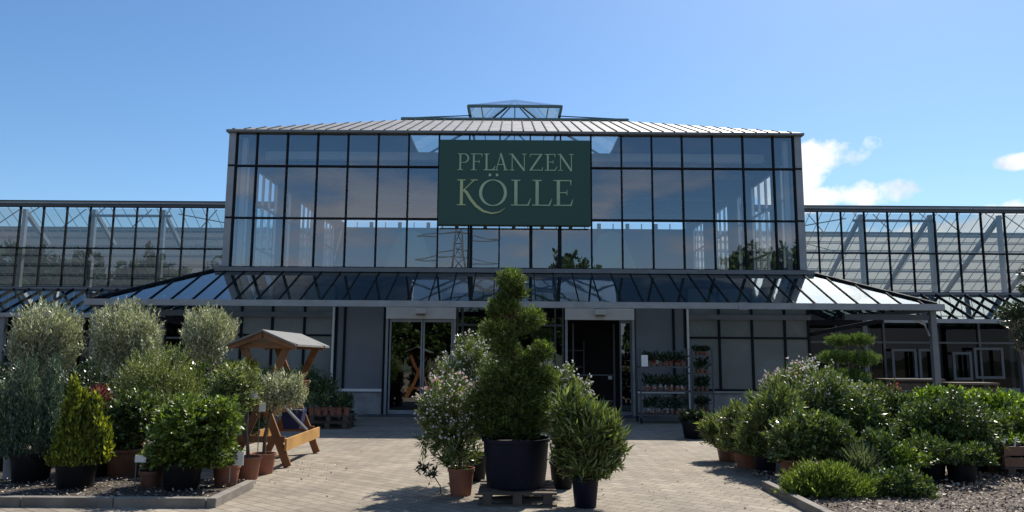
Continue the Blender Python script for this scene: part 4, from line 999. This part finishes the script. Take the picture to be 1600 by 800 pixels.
# --- right group
def ole(label, u, Y, bl, n, seed, ps, fl=None, sc=.85, **kw): return plant('oleander', label, 'shrub', u, Y, bl, 'oleander', n, seed, ps, flowers=fl, scale=sc, tr=.016, **kw)
ole('small oleander in a brown pot nearest the trolleys', 1137, 12.0, [(1128, 670, 32, 24), (1112, 668, 18, 14), (1140, 690, 26, 20)], 380, 51, (17, 26, 'n'))
ole('oleander in a brown pot, second along the right edge of the path', 1166, 11.3, [(1160, 680, 32, 34), (1150, 655, 22, 24)], 420, 52, (18, 28, 't'), [('fpink', 60, .025, .4)])
ole('big leafy oleander in a dark blue pot at the right edge of the path', 1195, 10.7, [(1195, 668, 40, 44), (1215, 640, 36, 40), (1180, 695, 30, 30)], 820, 53, (18, 34, 'u'))
ole('oleander with cream blossom behind the blue pot', 1240, 12.0, [(1235, 620, 38, 44), (1262, 592, 28, 26), (1215, 640, 30, 34)], 700, 54, (20, 30, 't'), [('fwhite', 420, .038, .55), ('fpink', 120, .038, .7)])
ole('oleander with pale flowers beside the cloud pruned pine', 1300, 11.2, [(1290, 620, 38, 40), (1315, 640, 34, 44), (1270, 655, 34, 40)], 800, 55, (20, 30, 't'), [('fwhite', 420, .032, .4)])
plant('laurel', 'dark glossy shrub at the kerb between blue pot and low juniper', 'shrub', 1235, 10.0, [(1235, 690, 34, 36), (1262, 685, 34, 40)], 'laurel', 900, 56, (16, 34, 't'), mat='oleander')
plant('cloud_pine', 'small cloud pruned pine with flat pads behind the oleanders', 'conifer', 1332, 13.4, [(1313, 531, 22, 8), (1346, 530, 18, 8), (1306, 557, 26, 9), (1350, 559, 24, 11), (1325, 588, 32, 11), (1352, 603, 26, 10, -.2)], 'pine', 3400, 57, (20, 26, 'b'), inner=.3, tr=.03, scale=.8)
rs_ = [
    ('laurel', 'glossy laurel with pale new leaves left of the grasses', 1350, 10.7, [(1345, 655, 36, 38), (1370, 680, 30, 34)], 'laurel', 900, 'laurel', [('fwhite', 60, .03, .3)]),
    ('laurel', 'tall glossy shrub under the left sales bench', 1395, 12.4, [(1385, 640, 34, 34), (1412, 645, 32, 30)], 'laurel', 800, 'laurel', None),
    ('rhododendron', 'broad dark rhododendron left of the canopy corner post', 1440, 10.8, [(1430, 680, 40, 38), (1450, 655, 34, 30), (1400, 700, 28, 30)], 'laurel', 1000, 'laurel', None),
    ('rhododendron', 'broad dark rhododendron in a black pot right of the canopy corner post', 1505, 10.6, [(1495, 660, 44, 44), (1515, 690, 40, 40), (1475, 690, 32, 34)], 'laurel', 1250, 'laurel', None),
    ('golden_shrub', 'light green shrub at the right edge above the crate', 1560, 12.2, [(1555, 640, 38, 30), (1585, 645, 34, 32), (1530, 635, 26, 22)], 'light', 1000, 'light', None),
    ('photinia', 'shrub with dark red young leaves in front of the left sales bench', 1390, 13.2, [(1388, 615, 20, 14), (1375, 630, 22, 18)], 'red', 380, 'red', None),
    ('laurel', 'tall dark shrub below the second canopy post at the right edge', 1590, 11.4, [(1600, 665, 36, 26), (1572, 668, 22, 24)], 'laurel', 700, 'box', None),
    ('spindle', 'light green shrub between the two rhododendrons', 1470, 12.6, [(1462, 622, 30, 18), (1490, 625, 30, 20), (1440, 630, 26, 18)], 'light', 650, 'light', None),
    ('azalea', 'low leafy shrub in front of the red leaved shrub', 1345, 12.4, [(1350, 620, 30, 20), (1330, 640, 26, 22)], 'light', 520, 'sage', [('fwhite', 50, .03, .3)]),
    ('laurel', 'glossy dark shrub right of the arching grass', 1378, 9.8, [(1372, 705, 32, 32), (1400, 725, 28, 24)], 'laurel', 700, 'laurel', None),
    ('laurel', 'dense dark shrub above the gravel, in front of the broad rhododendrons', 1452, 10.0, [(1450, 712, 38, 30), (1480, 722, 26, 22), (1425, 722, 26, 24)], 'laurel', 900, 'laurel', None),
    ('laurel', 'dark shrub at the right edge beside the crate', 1540, 10.9, [(1540, 690, 30, 34), (1550, 665, 26, 22)], 'laurel', 650, 'laurel', None),
    ('laurel', 'dark shrub with pale flecked leaves at the front of the right bed, above the bark', 1500, 9.8, [(1500, 725, 32, 28), (1525, 720, 24, 24)], 'laurel', 700, 'laurel', None),
    ('laurel', 'leafy green shrub between arching grass and gravel at the bed front', 1415, 9.6, [(1412, 728, 34, 28), (1390, 735, 24, 22)], 'box', 750, 'box', None),
    ('laurel', 'dark shrub behind the low juniper and the grasses', 1310, 10.0, [(1310, 700, 36, 34), (1290, 680, 34, 34)], 'dark', 800, 'laurel', None),
]
for i, (nm, lab, u, Y, bl, kd, n, mt, fl) in enumerate(rs_):
    plant(nm, lab, 'shrub', u, Y, bl, kd, n, 90+i, (22, 40, 'b'), mat=mt, flowers=fl, inner=.3)
plant('spreading_juniper', 'low bright green spreading juniper at the kerb, nearest plant on the right', 'conifer', 1290, 8.75, [(1290, 764, 58, 36), (1338, 770, 34, 26), (1246, 772, 28, 26), (1300, 748, 38, 22)], 'spread', 2700, 58, None, tr=.02, inner=.2, bias=.3, zmin=.07)
plant('low_shrub', 'low dark green shrub between the juniper and the gravel', 'shrub', 1405, 8.8, [(1405, 765, 40, 32), (1372, 765, 26, 24), (1438, 772, 26, 24)], 'box', 1300, 59, None, tr=.012, zmin=.07, mat='laurel')
# ornamental grass
o = thing('ornamental_grass', (at(1345, 730, 9.5)[0], 9.5, 0), 'grey-green arching grass behind the low juniper', 'grass')
gx = at(1345, 730, 9.5)[0]; rg = np.random.default_rng(8); VV = []
for k in range(420):
    a = rg.uniform(0, 6.28); l = rg.uniform(.3, .62); lean = rg.uniform(.1, .9); w = .005
    p0 = np.array([gx+rg.normal()*.05, 9.5+rg.normal()*.05, .03]); d = np.array([math.cos(a), math.sin(a), 0.]); s_ = np.array([-math.sin(a), math.cos(a), 0])*w
    prev = p0
    for j in range(4):
        t0 = (j+1)/4; p = p0+d*lean*l*t0**1.6*.8+np.array([0, 0, l*(t0-.35*lean*t0*t0)])
        VV.append([prev-s_, prev+s_, p+s_*.8, p-s_*.8]); prev = p
quads('blades', np.array(VV), LM['grass'], o, tuple(wloc(o)))
# crate with white tagged pots at right edge
cxx = at(1585, 700, 10.6)[0]
pallet(cxx+.15, 10.7, 1.0, .8, .02, 'brown pallet on the bark at the right edge of the photo, under the crate')
o = thing('wooden_crate', (cxx+.15, 10.7, .168), 'brown slatted wooden crate standing on the pallet at the right edge', 'crate')
for k in range(2): g = MB(); g.box(cxx-.33, 10.32, .17+k*.15, cxx+.63, 10.34, .29+k*.15); g.build('side_slat', M['wood'] if 0 else M['brownpot'], o)
g = MB(); g.box(cxx-.33, 10.345, .168, cxx+.63, 11.05, .19); g.build('crate_base', M['pallet'], o)
for (px_, py) in ((cxx-.31, 10.36), (cxx+.61, 10.36), (cxx-.31, 11.03), (cxx+.61, 11.03)): g = MB(); g.box(px_-.018, py-.018, .192, px_+.018, py+.018, .46); g.build('corner_post', M['brownpot'], o)
for i in range(6):
    xx = cxx-.25+i*.15; q = thing('tagged_pot', (xx, 10.45, .192), 'young plant with a curled white tag in the crate, %s from the left' % ordn[i], 'plant', 'tagged pots in the crate')
    pot(q, xx, 10.45, .06, .26, 'b', .192, .85)
    g = MB(); g.tube([(xx-.03, 10.40, .42), (xx-.01, 10.39, .54), (xx+.03, 10.40, .52)], [.012, .014, .01], 6); g.build('label_tag', M['paper'], q)
    V, tt = leaves([(xx, 10.5, .53, .07, .07, .07)], 14, .06, 5, .05, .02, 50, .4, 300+i, zmin=.4); quads('foliage', V, LM['light'], q, tuple(wloc(q)))
# tree at right edge
plant('street_tree', 'dark leaved tree reaching in at the right edge above the canopy post', 'tree', 1625, 15.0, [(1585, 488, 28, 14), (1622, 500, 45, 34), (1612, 440, 18, 30), (1605, 535, 18, 14)], 'laurel', 700, 110, None, mat='dark', tr=.06, inner=.3)

# --- loose chips and fallen leaves
rg = np.random.default_rng(21)
def scatter(name, n, fn, size, mat, z, label):
    P = np.array([fn() for _ in range(n)]); c = np.c_[P, np.full(n, z)+rg.uniform(0, .012, n)]
    a = rg.normal(size=(n, 3)); a[:, 2] *= .35; a = unit(a); b = rg.normal(size=(n, 3)); b[:, 2] *= .35; b = unit(np.cross(np.cross(a, b), a)); s = (size*rg.uniform(.4, 1.3, n))[:, None]
    V = np.stack([c-a*s, c+b*s*.5, c+a*s, c-b*s*.5], 1); o = quads(name, V, LM[mat], None, (0, 0, 0)); tag(o, kind='stuff', label=label, cat='ground litter')
scatter('bark_chips', 9000, lambda: (rg.uniform(3.3, 9), rg.uniform(7.5, 10.5)), .022, 'chip', .068, 'loose bark chips on the right planting bed')
scatter('bark_chips', 2200, lambda: (rg.uniform(-8, -3.3), rg.uniform(8.25, 9.6)), .018, 'chip', .068, 'loose bark chips on the left planting bed')
def near():
    r = rg.random()
    if r < .35: return (rg.normal(-3.0, .35), rg.uniform(9.2, 11.5))
    if r < .6: return (rg.normal(.1, .9), rg.normal(8.9, .5))
    if r < .8: return (rg.normal(2.9, .35), rg.uniform(8, 11.5))
    return (rg.uniform(-4, 4), rg.uniform(8, 17))
scatter('fallen_leaves', 420, near, .016, 'chip', .006, 'dry leaf litter scattered over the paving')

# ------------------------------------------------------------------ things behind the viewer, seen in the glass
def far_tree(x, y, h, r, seed, label):
    o = thing('broadleaf_tree', (x, y, 0), label, 'tree', 'trees across the car park mirrored in the glass')
    g = MB(); g.tube([(x, y, 0), (x+.1, y, h*.3), (x, y+.1, h*.6)], [r*.09, r*.07, r*.04], 8); g.build('trunk', M['bark'], o)
    rr = random.Random(seed); bl = []
    for k in range(7):
        a = rr.uniform(0, 6.28); q = rr.uniform(0, .55)*r; zz = rr.uniform(.32, .82)*h
        bl.append((x+q*math.cos(a), y+q*math.sin(a), zz, r*.5, r*.5, h*.19))
    V, _ = leaves(bl, 1000, .8, 7, .55, .40, 60, .3, seed, zmin=.4); quads('crown', V, LM['farleaf'], o, tuple(wloc(o)))
side_ = lambda x: 'left' if x < 0 else 'right'
tl = [(5.2, -26, 12.0, 3.1), (8.5, -27, 9.5, 2.4), (19, -28, 10.5, 3.6), (23.5, -27, 12.2, 3.9), (28, -28, 13.2, 4.2), (14, -30, 8.2, 3.0)]
for i in range(13): tl.append((-35-i*4.4, -34+(i % 3), [14, 12.5, 14, 15.5, 15.5, 14.5, 15.5, 14, 13.5, 15, 18, 20, 19][i], 4.2))
for i in range(9): tl.append((-16+i*3.3, -55-(i % 2)*3, 6.5+(i*37 % 5)*.5, 3.3))
for i, (x, y, h, r) in enumerate(tl):
    O2 = ordn+['eleventh', 'twelfth', 'thirteenth']
    dl = ('round leafy tree mirrored in the upper glass just right of the sign' if i == 0 else
          'tree mirrored low right of the sign, %s of five' % O2[i-1] if i < 6 else
          'tree mirrored in the left wing glass, %s from the right' % O2[i-6] if i < 19 else
          'far tree mirrored in the entrance doors, %s from the left' % O2[i-19])
    far_tree(x, y, h, r, 400+i, dl)
py = thing('power_pylon', (-15.5, -175, 0), 'tall lattice electricity pylon mirrored in the glass under the sign', 'pylon')
g = MB(); H = 42; x, y = -15.5, -175
def hw(z): return 4.2*(1-z/H)**1.1+.5
zs = [0, 6, 12, 17, 22, 26, 30, 34, 38, 42]
for s in (-1, 1):
    for t_ in (-1, 1):
        for a, b in zip(zs[:-1], zs[1:]): g.bar((x+s*hw(a), y+t_*hw(a), a), (x+s*hw(b), y+t_*hw(b), b), .35)
    for a, b in zip(zs[:-1], zs[1:]):
        g.bar((x-s*hw(a), y-hw(a), a), (x+s*hw(b), y-hw(b), b), .2); g.bar((x-hw(b), y, b), (x+hw(b), y, b), .2)
g.build('mast', M['midgrey'], py)
for z in (30, 37):
    g = MB(); g.bar((x-12, y, z), (x+12, y, z), .3); g.bar((x-12, y, z), (x, y, z+2.5), .22); g.bar((x+12, y, z), (x, y, z+2.5), .22); g.build('cross_arm', M['midgrey'], py)
print('objects', len(bpy.data.objects), 'tris', sum(len(m.polygons) for m in bpy.data.meshes))
